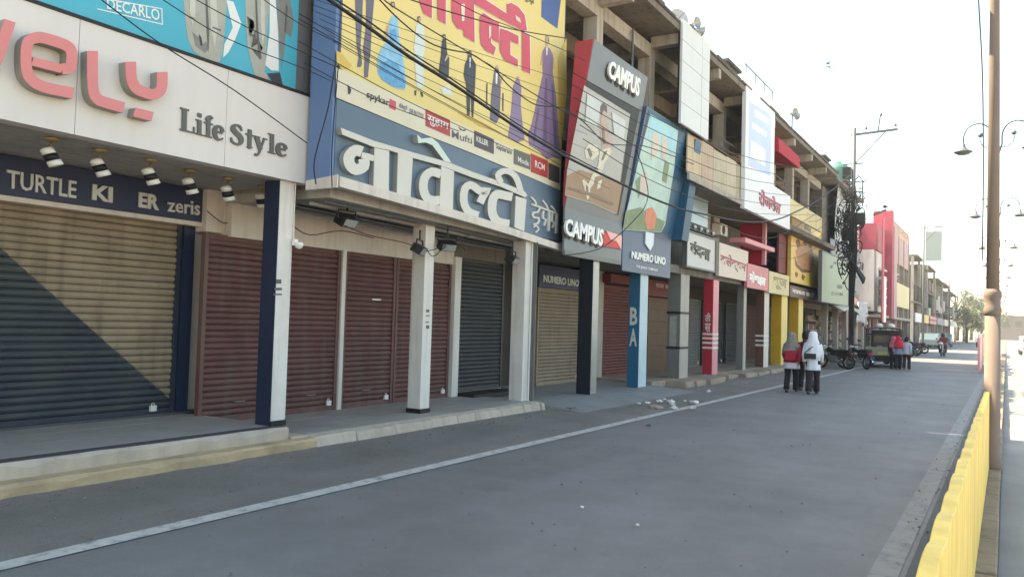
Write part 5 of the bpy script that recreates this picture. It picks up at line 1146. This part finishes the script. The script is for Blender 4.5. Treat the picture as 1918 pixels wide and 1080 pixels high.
for i, (y, h) in enumerate(((23.6,.5),(27.2,.45),(38.4,.5))):
    rt = thing('roof_box', ['grey roof hatch near the middle of the arcade roof', 'flat roof box behind the pale blue billboard', 'long grey roof cover at the far end of the arcade'][i], 'roof box', (-7.4, y, 9.1), 'small boxes on the arcade roof')
    bev(MB().box(-.4,.35,-.6,.6,0,h*.6).build('body', concrete_dark, rt), .02); bev(MB().box(-.5,.45,-.7,.7,h*.6+.002,h*.6+.1).build('lid', edge_m, rt), .02)
rf = thing('flag_bunting', 'faded red cloth bundle tied to the railing of the open storey', 'cloth', (-7.3, 20.4, 6.0))
drape('cloth', mat('faded_red_cloth', S(150,62,66), .9, .15, 5), rf, -7.24, 20.1, 20.75, 5.75, 7.2, .12, 22, 9, 10)
# birds
for i, q in enumerate(((1551,119),(1553,126),(1702,333),(1657,388))):
    p = onX(*q, -3.0) if i < 2 else onX(*q, -5.0)
    b = thing('bird', ['upper of the two birds flying close together in the sky', 'lower of the two birds flying close together in the sky', 'lone bird far right of the wired pole', 'small bird above the crimson fin'][i], 'bird', p, 'birds in the sky'); sc_ = [.2,.2,.3,.6][i]; b.scale = (sc_, sc_, sc_); b.rotation_euler.z = rad(-30+40*i)
    MB().lathe([(0,-.30),(.05,-.22),(.09,-.05),(.07,.1),(.04,.2),(.0,.26)], 8, Matrix.Rotation(rad(-90),4,'X')).build('body', pdark, b, True)
    for s in (-1, 1): MB().hexa([(.04*s,-.1,.02),(.3*s,-.08,.14),(.55*s,-.2,.05),(.52*s,-.24,.05)], [(.04*s,.1,.035),(.3*s,.07,.155),(.55*s,-.19,.06),(.52*s,-.2,.06)]).build('wing', pdark, b)

# ================================================================ LITTER
paper = mat('white_paper', S(216,212,204), .8, .06, 6)
def crumple(name, p, r, seed, m, parent=None, flat=.5):
    random.seed(seed); bm = bmesh.new(); bmesh.ops.create_icosphere(bm, subdivisions=2, radius=r)
    for v in bm.verts: v.co *= random.uniform(.55, 1.2); v.co.z = max(v.co.z*flat, -r*flat*.45)
    me = bpy.data.meshes.new(name); bm.to_mesh(me); bm.free(); me.materials.append(m); return link(name, me, parent, p)
lt = thing('litter_heap', 'scattered heap of crumpled white paper and bags at the kerb', 'litter', onZ(1258, 757, .004))
random.seed(14)
for i in range(13):
    crumple('paper_scrap', (random.gauss(0,.28), random.gauss(0,.42), .03+.02*random.random()), random.uniform(.04,.11), 60+i, paper, lt, .5)
for i, (q, r, m_, lab) in enumerate((((1327,733), .06, paper, 'single white paper ball by the brown kerb'), ((1228,764), .14, brown_tile, 'flat broken stone beside the paper heap'), ((1072,768), .12, concrete_dark, 'dark clod at the end of the near kerb'), ((1090,951), .02, paper, 'tiny white chip on the near asphalt'), ((1194,984), .018, paper, 'tiny pale chip low on the near asphalt'), ((1215,797), .045, concrete_dark, 'dark pebble on the asphalt below the lane line'), ((608,828), .16, step_low_m, 'crumbled stone lump at the step end'))):
    p = onZ(q[0], q[1], .01); tag(crumple('rubble' if m_ is not paper else 'paper_scrap', (p.x, p.y, .02), r, 80+i, m_, None, .55), lab, 'litter', 'loose litter on the ground')
gr = MB(); random.seed(77)
for i in range(900):
    x = random.choice([random.gauss(-7.1,.25), random.uniform(-7.2,-5.6), random.gauss(-.55,.12), random.uniform(-5.3,-.9)]); y = random.uniform(1.5, 30)
    r = random.uniform(.004,.016)*(1.5 if x < -6.8 else 1); gr.add([(x-r,y,.009),(x,y-r,.009),(x+r,y,.009),(x,y+r,.009),(x,y,.009+r)], [(0,1,4),(1,2,4),(2,3,4),(3,0,4)])
tag(gr.build('grit', concrete_dark), 'fine grit and pebbles scattered along the shoulder and road', 'grit', kind='stuff')

# ================================================================ VEHICLES
chrome = mat('chrome', S(190,192,194), .2, .05, 5, metal=.9); redp = mat('red_bodywork', S(176,30,48), .3, .05, 4, spec=.5); seat_m = mat('seat_vinyl', S(34,32,34), .5, .08, 5); headl = mat('headlamp_glass', S(220,222,220), .15, .03, 3); tail = mat('tail_lamp', S(170,30,30), .3, .05, 3)
def ring(mb, c, R, r, axis='x', n=20, k=6):
    o = len(mb.v)
    for i in range(n):
        a = 2*math.pi*i/n
        for j in range(k):
            b = 2*math.pi*j/k; q = R+r*math.cos(b); mb.v.append((c[0]+r*math.sin(b), c[1]+q*math.cos(a), c[2]+q*math.sin(a)))
    for i in range(n):
        for j in range(k): mb.f.append((o+i*k+j, o+i*k+(j+1)%k, o+((i+1)%n)*k+(j+1)%k, o+((i+1)%n)*k+j))
    return mb
def motorbike(p, rz, label, paint, lean=0.1, group='motorbikes parked by the shops'):
    t = thing('motorbike', label, 'motorbike', p, group); t.rotation_euler = (0, lean, rz)
    for y in (-.64, .64):
        wh = ring(MB(), (0,y,.30), .25, .05).build('wheel', rubber, t, True)
        ring(MB(), (0,y,.30), .2, .015, n=18, k=5).build('rim', chrome, wh, True); MB().tube([(-.06,y,.3),(.06,y,.3)], .05, 10).build('hub', grey_metal, wh)
        sp_ = MB()
        for q in range(6): a = q*math.pi/6; sp_.tube([(0,y+.2*math.cos(a),.3+.2*math.sin(a)),(0,y-.2*math.cos(a),.3-.2*math.sin(a))], .006, 4)
        tag(sp_.build('spokes', grey_metal, wh), kind='stuff')
    MB().tube([(0,.50,.85),(0,.3,.5),(0,-.1,.38),(0,-.45,.55),(0,-.55,.72)], .025, 6).build('frame', black, t)
    for s in (-1, 1): MB().tube([(.07*s,.64,.3),(.07*s,.5,.75),(.06*s,.44,.95)], .018, 6).build('fork', chrome, t)
    bev(MB().hexa([(-.10,.0,.66),(.10,.0,.66),(.12,.42,.72),(-.12,.42,.72)], [(-.07,.0,.80),(.07,.0,.80),(.10,.36,.92),(-.10,.36,.92)]).build('tank', paint, t), .04, 3)
    bev(MB().hexa([(-.12,-.68,.70),(.12,-.68,.70),(.10,.0,.68),(-.10,.0,.68)], [(-.10,-.70,.82),(.10,-.70,.82),(.09,.0,.78),(-.09,.0,.78)]).build('seat', seat_m, t), .03, 2)
    bev(MB().box(-.13,.13,-.12,.25,.28,.55).build('engine', grey_metal, t), .04, 2)
    bev(MB().hexa([(-.12,-.6,.50),(.12,-.6,.50),(.11,-.1,.48),(-.11,-.1,.48)], [(-.11,-.72,.69),(.11,-.72,.69),(.10,-.02,.66),(-.10,-.02,.66)]).build('side_cover', paint, t), .03, 2)
    MB().tube([(-.34,.32,1.0),(-.2,.42,1.02),(0,.46,.97),(.2,.42,1.02),(.34,.32,1.0)], .016, 6).build('handlebar', black, t)
    MB().lathe([(.0,.06),(.08,.05),(.10,0),(.06,-.08)], 12, Matrix.Translation((0,.54,.90)) @ Matrix.Rotation(rad(-80),4,'X')).build('headlamp', headl, t, True)
    bev(MB().box(-.06,.06,-.76,-.72,.62,.70).build('tail_lamp', tail, t), .01); MB().tube([(.14,.1,.28),(.16,-.3,.26),(.17,-.75,.36)], [.03,.04,.05], 8).build('exhaust', chrome, t)
    bev(MB().hexa([(-.06,-.95,.40),(.06,-.95,.40),(.06,-.6,.62),(-.06,-.6,.62)], [(-.06,-.93,.44),(.06,-.93,.44),(.06,-.58,.66),(-.06,-.58,.66)]).build('mudguard', paint, t), .01)
    for s in (-1, 1): MB().tube([(.26*s,.38,1.02),(.3*s,.42,1.2)], .006, 4).lathe([(.0,-.005),(.055,0),(.0,.005)], 10, Matrix.Translation((.31*s,.43,1.22)) @ Matrix.Rotation(rad(85),4,'X')).build('mirror', black, t)
    return t
blackp = mat('black_bodywork', S(30,30,34), .3, .05, 4, spec=.5); bluep = mat('blue_bodywork', S(50,70,110), .3, .05, 4, spec=.5)
for i, (x, y, rz, m_, lab) in enumerate(((-6.15,36.0,1.15,blackp,'black motorbike parked just left of the wired pole'), (-6.55,36.9,1.35,blackp,'black motorbike half hidden behind the one left of the pole'), (-5.45,37.2,.75,blackp,'black motorbike parked right of the wired pole'), (-5.7,39.0,.9,bluep,'dark blue motorbike behind the wired pole'), (-5.5,44,.8,blackp,'black motorbike parked beyond the cargo truck'))):
    motorbike((x, y, .004), rz, lab, m_)
for i, (x, y) in enumerate(((-5.9,58),(-5.8,61),(-6.0,64.5),(-5.9,68))):
    motorbike((x, y, .004), 1.2+.1*i, 'motorbike in the row before the red and pink building, %s' % ['first', 'second', 'third', 'last'][i], [blackp, bluep, redp, blackp][i])
# small open cargo truck with a canopy frame, seen from behind
def cargo_truck(p, rz):
    t = thing('cargo_truck', 'small cargo truck with cream tailboard and green canopy frame parked at the roadside', 'truck', p); t.rotation_euler.z = rz
    cream_b = mat('cream_bodywork', S(160,150,132), .5, .08, 2); green_t = mat('canopy_green', S(58,86,82), .7, .12, 3)
    for s in (-1, 1):
        for y in (.55, 2.5):
            wh = ring(MB(), (.62*s,y,.27), .2, .075, n=18).build('wheel', rubber, t, True); MB().tube([(.56*s,y,.27),(.70*s,y,.27)], .13, 12).build('rim', grey_metal, wh)
    bev(MB().box(-.70,.70,0,2.0,.42,.52).build('deck', black, t), .01); MB().box(-.6,.6,.05,2.9,.26,.42).build('chassis', black, t)
    bev(MB().box(-.70,.70,-.04,0,.53,.92).build('tailboard', cream_b, t), .008); MB().box(-.2,.2,-.06,-.042,.58,.70).build('number_plate', mat('plate_yellow', S(210,190,110), .5, .05, 4), t)
    for s in (-1, 1):
        bev(MB().box(.70*s-.02,.70*s+.02,.0,2.0,.53,.92).build('side_board', cream_b, t), .008)
        for y in (.02, 1.0, 1.95): MB().box(.68*s-.02,.68*s+.02,y,y+.04,.92,1.72).build('canopy_post', black, t)
        MB().box(.6*s-.08,.6*s+.08,-.06,-.042,.42,.5).build('tail_lamp', tail, t)
        MB().box(.68*s-.02,.68*s+.02,.0,1.99,1.3,1.36).build('canopy_rail', black, t)
    MB().box(-.68,.68,.0,.04,1.45,1.51).build('canopy_rail', black, t)
    g = [[(x, y, 1.74+.07*math.cos(x*2.0)+.02*math.sin(5*y+3*x)) for x in (-.74,-.45,-.15,.15,.45,.74)] for y in (-.05,.5,1.0,1.5,2.05)]
    mb = MB(); 
    for r in g: mb.v += r
    for i in range(4):
        for j in range(5): mb.f.append((i*6+j, i*6+j+1, (i+1)*6+j+1, (i+1)*6+j))
    o = mb.build('canopy', green_t, t, True); md = o.modifiers.new('thickness', 'SOLIDIFY'); md.thickness = .03
    bev(MB().hexa([(-.66,2.02,.3),(.66,2.02,.3),(.66,3.1,.3),(-.66,3.1,.3)], [(-.64,2.02,1.68),(.64,2.02,1.68),(.6,2.7,1.66),(-.6,2.7,1.66)]).build('cab', blackp, t), .06, 3)
    MB().box(-.5,.5,2.005,2.018,1.1,1.5).build('rear_window', mat('dark_glass', S(40,46,50), .1, .03, 2, spec=.6), t)
    for i in range(4): bev(MB().box(-.55+.28*i,-.32+.28*i,.3+.2*(i%2),.7+.2*(i%2),.525,.85+.12*(i%3)).build('crate', [brown_wood, cream_b, green_t, redp][i], t), .015)
    for i in range(2): MB().lathe([(.16,0),(.15,.1),(.08,.16),(0,.18)], 10, Matrix.Translation((-.2+.5*i,.9,1.82))).build('roof_bundle', white_plastic, t, True)
    return t
cargo_truck((-4.75, 39.6, 0), rad(3))
def car(p, rz, label, m):
    t = thing('car', label, 'car', p); t.rotation_euler.z = rz; glass = mat('dark_glass', S(40,46,50), .1, .03, 2, spec=.6)
    prof = [(-2.0,.35),(-2.05,.75),(-1.9,.98),(-1.1,1.06),(-.55,1.5),(1.1,1.52),(1.75,1.05),(2.0,.95),(2.05,.4)]
    bev(MB().prism([(-.82,y,z) for y,z in prof], [(.82,y,z) for y,z in prof]).build('body', m, t), .08, 3)
    for s in (-1, 1):
        for y in (-1.25, 1.3):
            wh = ring(MB(), (.76*s,y,.32), .24, .09, n=20).build('wheel', rubber, t, True); MB().tube([(.7*s,y,.32),(.86*s,y,.32)], .17, 14).build('rim', chrome, wh)
        MB().box(.6*s-.14,.6*s+.14,-2.07,-2.03,.68,.84).build('headlamp', headl, t)
        MB().prism([(.823*s,-.95,1.08),(.823*s,-.5,1.42),(.823*s,1.0,1.44),(.823*s,1.5,1.08)], [(.828*s,-.95,1.08),(.828*s,-.5,1.42),(.828*s,1.0,1.44),(.828*s,1.5,1.08)]).build('side_window', glass, t)
    MB().hexa([(-.66,-1.09,1.09),(.66,-1.09,1.09),(.66,-1.08,1.08),(-.66,-1.08,1.08)], [(-.6,-.62,1.46),(.6,-.62,1.46),(.6,-.60,1.45),(-.6,-.60,1.45)]).build('windscreen', glass, t)
    MB().box(-.62,.62,-2.065,-2.04,.42,.62).build('grille', black, t); return t
car((1.75, 78, 0), rad(2), 'white car coming up the opposite carriageway at the right edge', mat('white_bodywork', S(225,226,228), .3, .02, 3, spec=.5))
for i, (x, y) in enumerate(((-6.3,88),(-6.2,96),(-6.1,104))):
    car((x, y, 0), rad(180), 'car parked before the far terrace, %s from the side street' % ['first', 'second', 'third'][i], [mat('slate_bodywork', S(84,100,108), .35, .05, 3), grey_metal, mat('teal_bodywork', S(70,110,110), .35, .05, 3)][i])

# ================================================================ PEOPLE
skin = mat('skin', S(150,108,84), .6, .05, 6); hair_m = mat('black_hair', S(24,20,20), .6, .1, 20)
def skin_body(name, J, edges, radii, m, parent, sub=2):
    me = bpy.data.meshes.new(name); me.from_pydata(J, edges, []); o = bpy.data.objects.new(name, me); col.objects.link(o)
    md = o.modifiers.new('skin', 'SKIN'); md.use_smooth_shade = True
    for v, r in zip(me.skin_vertices[0].data, radii): v.radius = (r, r)
    me.skin_vertices[0].data[0].use_root = True
    s2_ = o.modifiers.new('sub', 'SUBSURF'); s2_.levels = sub; s2_.render_levels = sub
    dg = bpy.context.evaluated_depsgraph_get(); dg.update(); nm = bpy.data.meshes.new_from_object(o.evaluated_get(dg)); bpy.data.objects.remove(o)
    nm.name = name; nm.materials.clear(); nm.materials.append(m)
    for p_ in nm.polygons: p_.use_smooth = True
    return link(name, nm, parent)
def person(p, rz, H, label, legs_m, top_m, veil_m=None, top_len=.62, top_w=1.0, stride=.16, arms=(.25,-.2), veil_len=.6, extra=None, sit=False, helmet=None, group=None):
    t = thing('person', label, 'person', p, group); t.rotation_euler.z = rz; k = H/1.6
    def s(x, y, z): return (x*k, y*k, z*k)
    sd = stride
    if sit: hips = [(.09,.0,.80),(-.09,.0,.80)]; knees = [(.20,.36,.76),(-.20,.36,.76)]; ank = [(.17,.22,.36),(-.17,.22,.36)]; toe = [(.17,.38,.33),(-.17,.38,.33)]
    else: hips = [(.09,0,.80),(-.09,0,.80)]; knees = [(.09,sd*.55+.02,.44),(-.09,-sd*.35+.03,.44)]; ank = [(.08,sd,.07),(-.08,-sd,.09)]; toe = [(.085,sd+.15,.03),(-.085,-sd+.14,.025)]
    J = [(0,0,.86),(0,.005,1.02),(0,0,1.20),(0,-.005,1.33),(0,.01,1.40),(0,.02,1.48),(0,.015,1.57)]; R_ = [.13,.115,.125,.065,.05,.085,.06]; Ed = [(0,1),(1,2),(2,3),(3,4),(4,5),(5,6)]
    def add(pt, par, r): J.append(pt); R_.append(r); Ed.append((par, len(J)-1)); return len(J)-1
    for i, sg in enumerate((1,-1)):
        a = add(hips[i], 0, .085); b = add(knees[i], a, .058); c = add(ank[i], b, .038); add(toe[i], c, .03)
        a = add((.16*sg,0,1.29), 2, .052)
        if sit: e = add((.24*sg,.16,1.08), a, .038); w_ = add((.27*sg,.40,1.02), e, .026)
        else: e = add((.21*sg,-.03+arms[i]*.2,1.03), a, .038); w_ = add((.20*sg,.06+arms[i]*.6,.84), e, .026)
        hnd = add((J[w_][0], J[w_][1]+.02, J[w_][2]-.07), w_, .026)
        for f in range(4): q = add((J[hnd][0]+(.014-.0)*sg*0, J[hnd][1]-.024+.016*f, J[hnd][2]-.045+.006*abs(f-1.5)), hnd, .0085); add((J[q][0]-.012*sg, J[q][1]+.006, J[q][2]-.03), q, .007)
        th = add((J[w_][0]-.01*sg, J[w_][1]+.05, J[w_][2]-.05), w_, .009); add((J[th][0]-.01*sg, J[th][1]+.012, J[th][2]-.03), th, .008)
    J = [s(*q) for q in J]; R_ = [r*k for r in R_]
    skin_body('body', J, Ed, R_, skin, t)
    f = MB(); f.lathe([(.0,-.012),(.014,-.006),(.018,.01),(.0,.035)], 8, Matrix.Translation(s(0,.108,1.465))).build('nose', skin, t, True)
    for sg in (-1,1): MB().lathe([(0,-.012),(.014,0),(0,.012)], 8, Matrix.Translation(s(.034*sg,.092,1.495))).build('eye', black, t, True)
    MB().box(-.022*k,.022*k,.098*k,.106*k,1.43*k,1.437*k).build('mouth', mat('lip', S(120,62,58), .6, .05, 6), t)
    # trousers follow the legs
    for i in range(2):
        h_, n_, a_ = hips[i], knees[i], ank[i]
        pts = [s(h_[0],h_[1],h_[2]+.06), s(*h_), s((h_[0]+n_[0])/2,(h_[1]+n_[1])/2,(h_[2]+n_[2])/2), s(*n_), s((n_[0]+a_[0])/2,(n_[1]+a_[1])/2-.012,(n_[2]+a_[2])/2), s(a_[0],a_[1],a_[2]+.0)]
        MB().tube(smooth_pts(pts,2), [r*k for (r,) in smooth_pts([(.10,),(.105,),(.092,),(.078,),(.078,),(.082,)],2)], 12).build('trouser_leg', legs_m, t, True)
        q = toe[i]; b_ = MB().loft([(q[0]*k,(q[1]-.07)*k,(q[2]-.028)*k,.042*k,.10*k),(q[0]*k,(q[1]-.07)*k,(q[2]+.0)*k,.044*k,.105*k),(q[0]*k,(q[1]-.09)*k,(q[2]+.035)*k,.034*k,.07*k)], 12).build('shoe', black, t, True)
    # tunic
    z0 = 1.36-top_len
    rings = [(0,0,1.375*k,.05*k,.05*k),(0,0,1.35*k,.12*k,.075*k),(0,0,1.31*k,.19*k,.10*k),(0,0,1.22*k,.185*k,.125*k),(0,0,1.05*k,.155*k*top_w,.12*k),(0,0,.90*k,.18*k*top_w,.145*k),(0,0,(z0+.05)*k,.20*k*top_w,.165*k),(0,0,z0*k,.205*k*top_w,.17*k)]
    rings = [r for r in rings if r[2] >= z0*k-1e-6]
    MB().loft(rings, 32, .09, 7).build('tunic', top_m, t, True)
    for i, sg in enumerate((1,-1)):
        e = (.24*sg,.16,1.08) if sit else (.21*sg,-.03+arms[i]*.2,1.03); w_ = (.27*sg,.40,1.02) if sit else (.20*sg,.06+arms[i]*.6,.84)
        MB().tube(smooth_pts([s(.145*sg,0,1.305), s((.16*sg+e[0])/2,e[1]/2,1.18), s(*e), s((e[0]+w_[0])/2,(e[1]+w_[1])/2,(e[2]+w_[2])/2), s(*w_)],2), [r*k for (r,) in smooth_pts([(.07,),(.066,),(.058,),(.052,),(.05,)],2)], 10).build('sleeve', top_m, t, True)
    if veil_m:
        zl = 1.40-veil_len
        vr = [(0,.0,1.645*k,.02*k,.02*k),(0,-.005,1.63*k,.075*k,.08*k),(0,-.01,1.57*k,.108*k,.118*k),(0,-.02*k,1.48*k,.115*k,.122*k),(0,-.035*k,1.38*k,.14*k,.13*k),(0,-.03*k,1.28*k,.205*k,.15*k),(0,-.03*k,1.16*k,.225*k,.17*k),(-.01*k,-.03*k,1.04*k,.225*k,.18*k),(-.015*k,-.03*k,(zl+.1)*k,.215*k,.185*k),(-.03*k,-.035*k,zl*k,.20*k,.185*k)]
        MB().loft([r for r in vr if r[2] >= zl*k-1e-6], 40, .10, 9, 1.1).build('head_scarf', veil_m, t, True)
    elif helmet:
        MB().lathe([(.0,1.68),(.07,1.665),(.12,1.61),(.135,1.53),(.13,1.44),(.10,1.41)], 16, Matrix.Translation((0,.02,0))).build('helmet', helmet, t, True)
    else:
        MB().loft([(0,-.01,1.655*k,.02*k,.02*k),(0,-.005,1.64*k,.075*k,.085*k),(0,-.015,1.58*k,.102*k,.112*k),(0,-.03*k,1.50*k,.104*k,.095*k),(0,-.05*k,1.42*k,.085*k,.06*k)], 16).build('hair', hair_m, t, True)
    if extra: extra(t, s, k)
    return t
cl_black = mat('black_cloth', S(30,28,34), .9, .1, 6); cl_white = mat('white_cloth', S(214,216,224), .9, .05, 5); cl_lav = mat('lavender_cloth', S(206,196,210), .9, .06, 5); cl_red = mat('crimson_tunic', S(158,34,52), .9, .1, 5); cl_grey = mat('patterned_scarf', S(128,122,116), .9, .3, 16); cl_blue = mat('slate_cloth', S(120,132,156), .9, .1, 5); cl_plum = mat('plum_cloth', S(74,38,48), .9, .1, 5); cl_mag = mat('red_scarf', S(196,40,64), .9, .1, 6)
def handbag(t, s, k): bev(MB().hexa([s(-.20,-.26,.92), s(.10,-.27,.92), s(.10,-.17,.92), s(-.20,-.17,.92)], [s(-.20,-.25,1.06), s(.10,-.26,1.06), s(.10,-.18,1.06), s(-.20,-.18,1.06)]).build('bag', black, t), .02); MB().tube([s(-.2,-.2,1.05), s(-.05,-.22,1.2), s(.22,-.05,1.34)], .012, 5).build('bag_strap', black, t)
def redback(t, s, k): 
    bev(MB().hexa([s(-.16,-.27,.86), s(.16,-.27,.86), s(.17,-.14,.86), s(-.17,-.14,.86)], [s(-.14,-.24,1.14), s(.14,-.24,1.14), s(.16,-.12,1.16), s(-.16,-.12,1.16)]).build('satchel', cl_red, t), .04, 3)
    MB().loft([(0,0,.86*k,.19*k,.15*k),(0,0,.70*k,.22*k,.18*k),(0,0,.64*k,.225*k,.185*k)], 20, .05, 6).build('pale_hem', cl_lav, t, True)
person((-4.22, 21.6, .0), rad(6), 1.56, 'woman in a long white head scarf and black trousers walking along the lane line', mat('plum_black_cloth', S(44,34,44), .9, .12, 6), cl_white, cl_white, .74, .95, .2, (.2,-.25), .5, handbag, group='walkers on the near lane')
person((-4.78, 21.75, .0), rad(2), 1.52, 'walker with grey patterned scarf and crimson tunic left of the white-scarfed woman', cl_black, cl_red, cl_grey, .55, 1.0, .24, (-.3,.3), .34, redback, group='walkers on the near lane')
person((-4.62, 22.7, .0), rad(-4), 1.55, 'dark-haired walker half hidden between the two scarfed women', cl_black, cl_plum, None, .6, 1.0, .2, (.3,-.3), group='walkers on the near lane')
person((-3.98, 38.4, .0), rad(10), 1.42, 'child in red scarf and slate tunic beside the cargo truck', cl_black, cl_blue, cl_mag, .62, 1.05, .14, (.2,-.2), .36, group='walkers by the truck')
person((-3.70, 38.9, .0), rad(-8), 1.38, 'child in pale grey clothes walking right of the red-scarfed child', cl_black, mat('pale_grey_cloth', S(176,180,190), .9, .06, 5), None, .6, 1.0, .16, (-.2,.2), group='walkers by the truck')
person((-4.22, 38.9, .0), rad(4), 1.40, 'child in plum clothes just left of the red-scarfed child', cl_black, cl_plum, mat('pink_scarf', S(206,96,116), .9, .08, 6), .6, 1.0, .14, (.1,-.2), .34, group='walkers by the truck')
motorbike((-3.7, 62.5, 0), rad(180-4), 'red motorbike ridden towards the camera in mid road', redp, 0.02, 'riders on the road')
person((-3.7, 62.75, -.06), rad(180-4), 1.62, 'rider in maroon clothes and dark helmet on the red motorbike', cl_plum, mat('maroon_jacket', S(120,32,44), .8, .08, 5), None, .5, 1.0, .1, (0,0), sit=True, helmet=blackp)
motorbike((-2.3, 92, 0), rad(180), 'grey motorbike approaching far down the road', grey_metal, 0.0, 'riders on the road')
person((-2.3, 92.3, -.06), rad(180), 1.62, 'rider in pale shirt on the far grey motorbike', cl_black, cl_white, None, .5, 1.0, .1, (0,0), sit=True, helmet=cl_white)

# ================================================================ TREES AT THE END OF THE STREET
leaf = [mat('leaf_dark', (0.045,0.075,0.03), .7, .35, 1.5), mat('leaf_mid', (0.075,0.11,0.045), .7, .35, 1.5), mat('leaf_dry', (0.11,0.12,0.06), .7, .3, 1.5)]
bark = mat('bark', S(92,78,66), .95, .2, 5, bump=.4, bscale=12)
def tree(x, y, h, r, label, seed, n=1500):
    random.seed(seed); t = thing('tree', label, 'tree', (x, y, 0), 'trees at the end of the street')
    tr = MB().tube(smooth_pts([(0,0,0),(.1,.1,h*.3),(-.15,.1,h*.6),(.1,0,h*.92)],3), [h*.035*(1-.8*i/9) for i in range(10)], 8)
    clumps = []
    for k in range(9):
        a = random.uniform(0,6.28); z = random.uniform(.35,.92)*h; d = r*random.uniform(.35,.9)*(1.1-.6*abs(z/h-.6))
        c = Vector((d*math.cos(a), d*math.sin(a), z)); clumps.append((c, r*random.uniform(.3,.5))); tr.tube([(0,0,z*.72),tuple(c*.5+Vector((0,0,z*.4))),tuple(c)], [h*.014,h*.009,h*.004], 5)
    tr.build('trunk', bark, t, True)
    for q in range(3):
        lm = MB()
        for k in range(n//3):
            c, rr = random.choice(clumps); d = Vector((random.gauss(0,1), random.gauss(0,1), random.gauss(0,.8))).normalized()*rr*random.uniform(.35,1.12); p = c+d
            s = random.uniform(.16,.36); u = Vector((random.gauss(0,1),random.gauss(0,1),random.gauss(0,.5))).normalized(); v = u.cross(Vector((random.gauss(0,1),random.gauss(0,1),1))).normalized()
            lm.add([p-u*s, p-v*s*.45, p+u*s, p+v*s*.45], [(0,1,2,3)])
        tag(lm.build('crown', leaf[q], t), kind='stuff')
    return t
tree(-6.6, 172, 9.0, 4.0, 'tree with the leafy crown nearest the far terrace end', 1); tree(-8.5, 186, 10.5, 4.6, 'taller tree behind the last shop house', 2); tree(-4.6, 196, 8.5, 4.2, 'broad tree nearest the median at the street end', 3); tree(-7.0, 215, 11, 5, 'tallest hazy tree closing the street', 4); tree(-3.6, 232, 9, 4.5, 'pale distant tree just left of the nearest lamp post', 5); tree(-5.6, 152, 6.5, 2.6, 'small dusty tree at the kerb before the far trees', 6, 900)

# ================================================================ AIR
hz = bpy.data.materials.new('haze_air'); hz.use_nodes = True; hn = hz.node_tree.nodes; hn.remove(hn['Principled BSDF'])
pv_ = hn.new('ShaderNodeVolumePrincipled'); pv_.inputs['Color'].default_value = (0.93, 0.95, 0.97, 1); pv_.inputs['Density'].default_value = 0.0008; pv_.inputs['Anisotropy'].default_value = 0.2
hz.node_tree.links.new(pv_.outputs['Volume'], hn['Material Output'].inputs['Volume'])
tag(MB().box(-410, 410, -210, 610, -1.1, 14.5).build('haze', hz), kind='stuff')
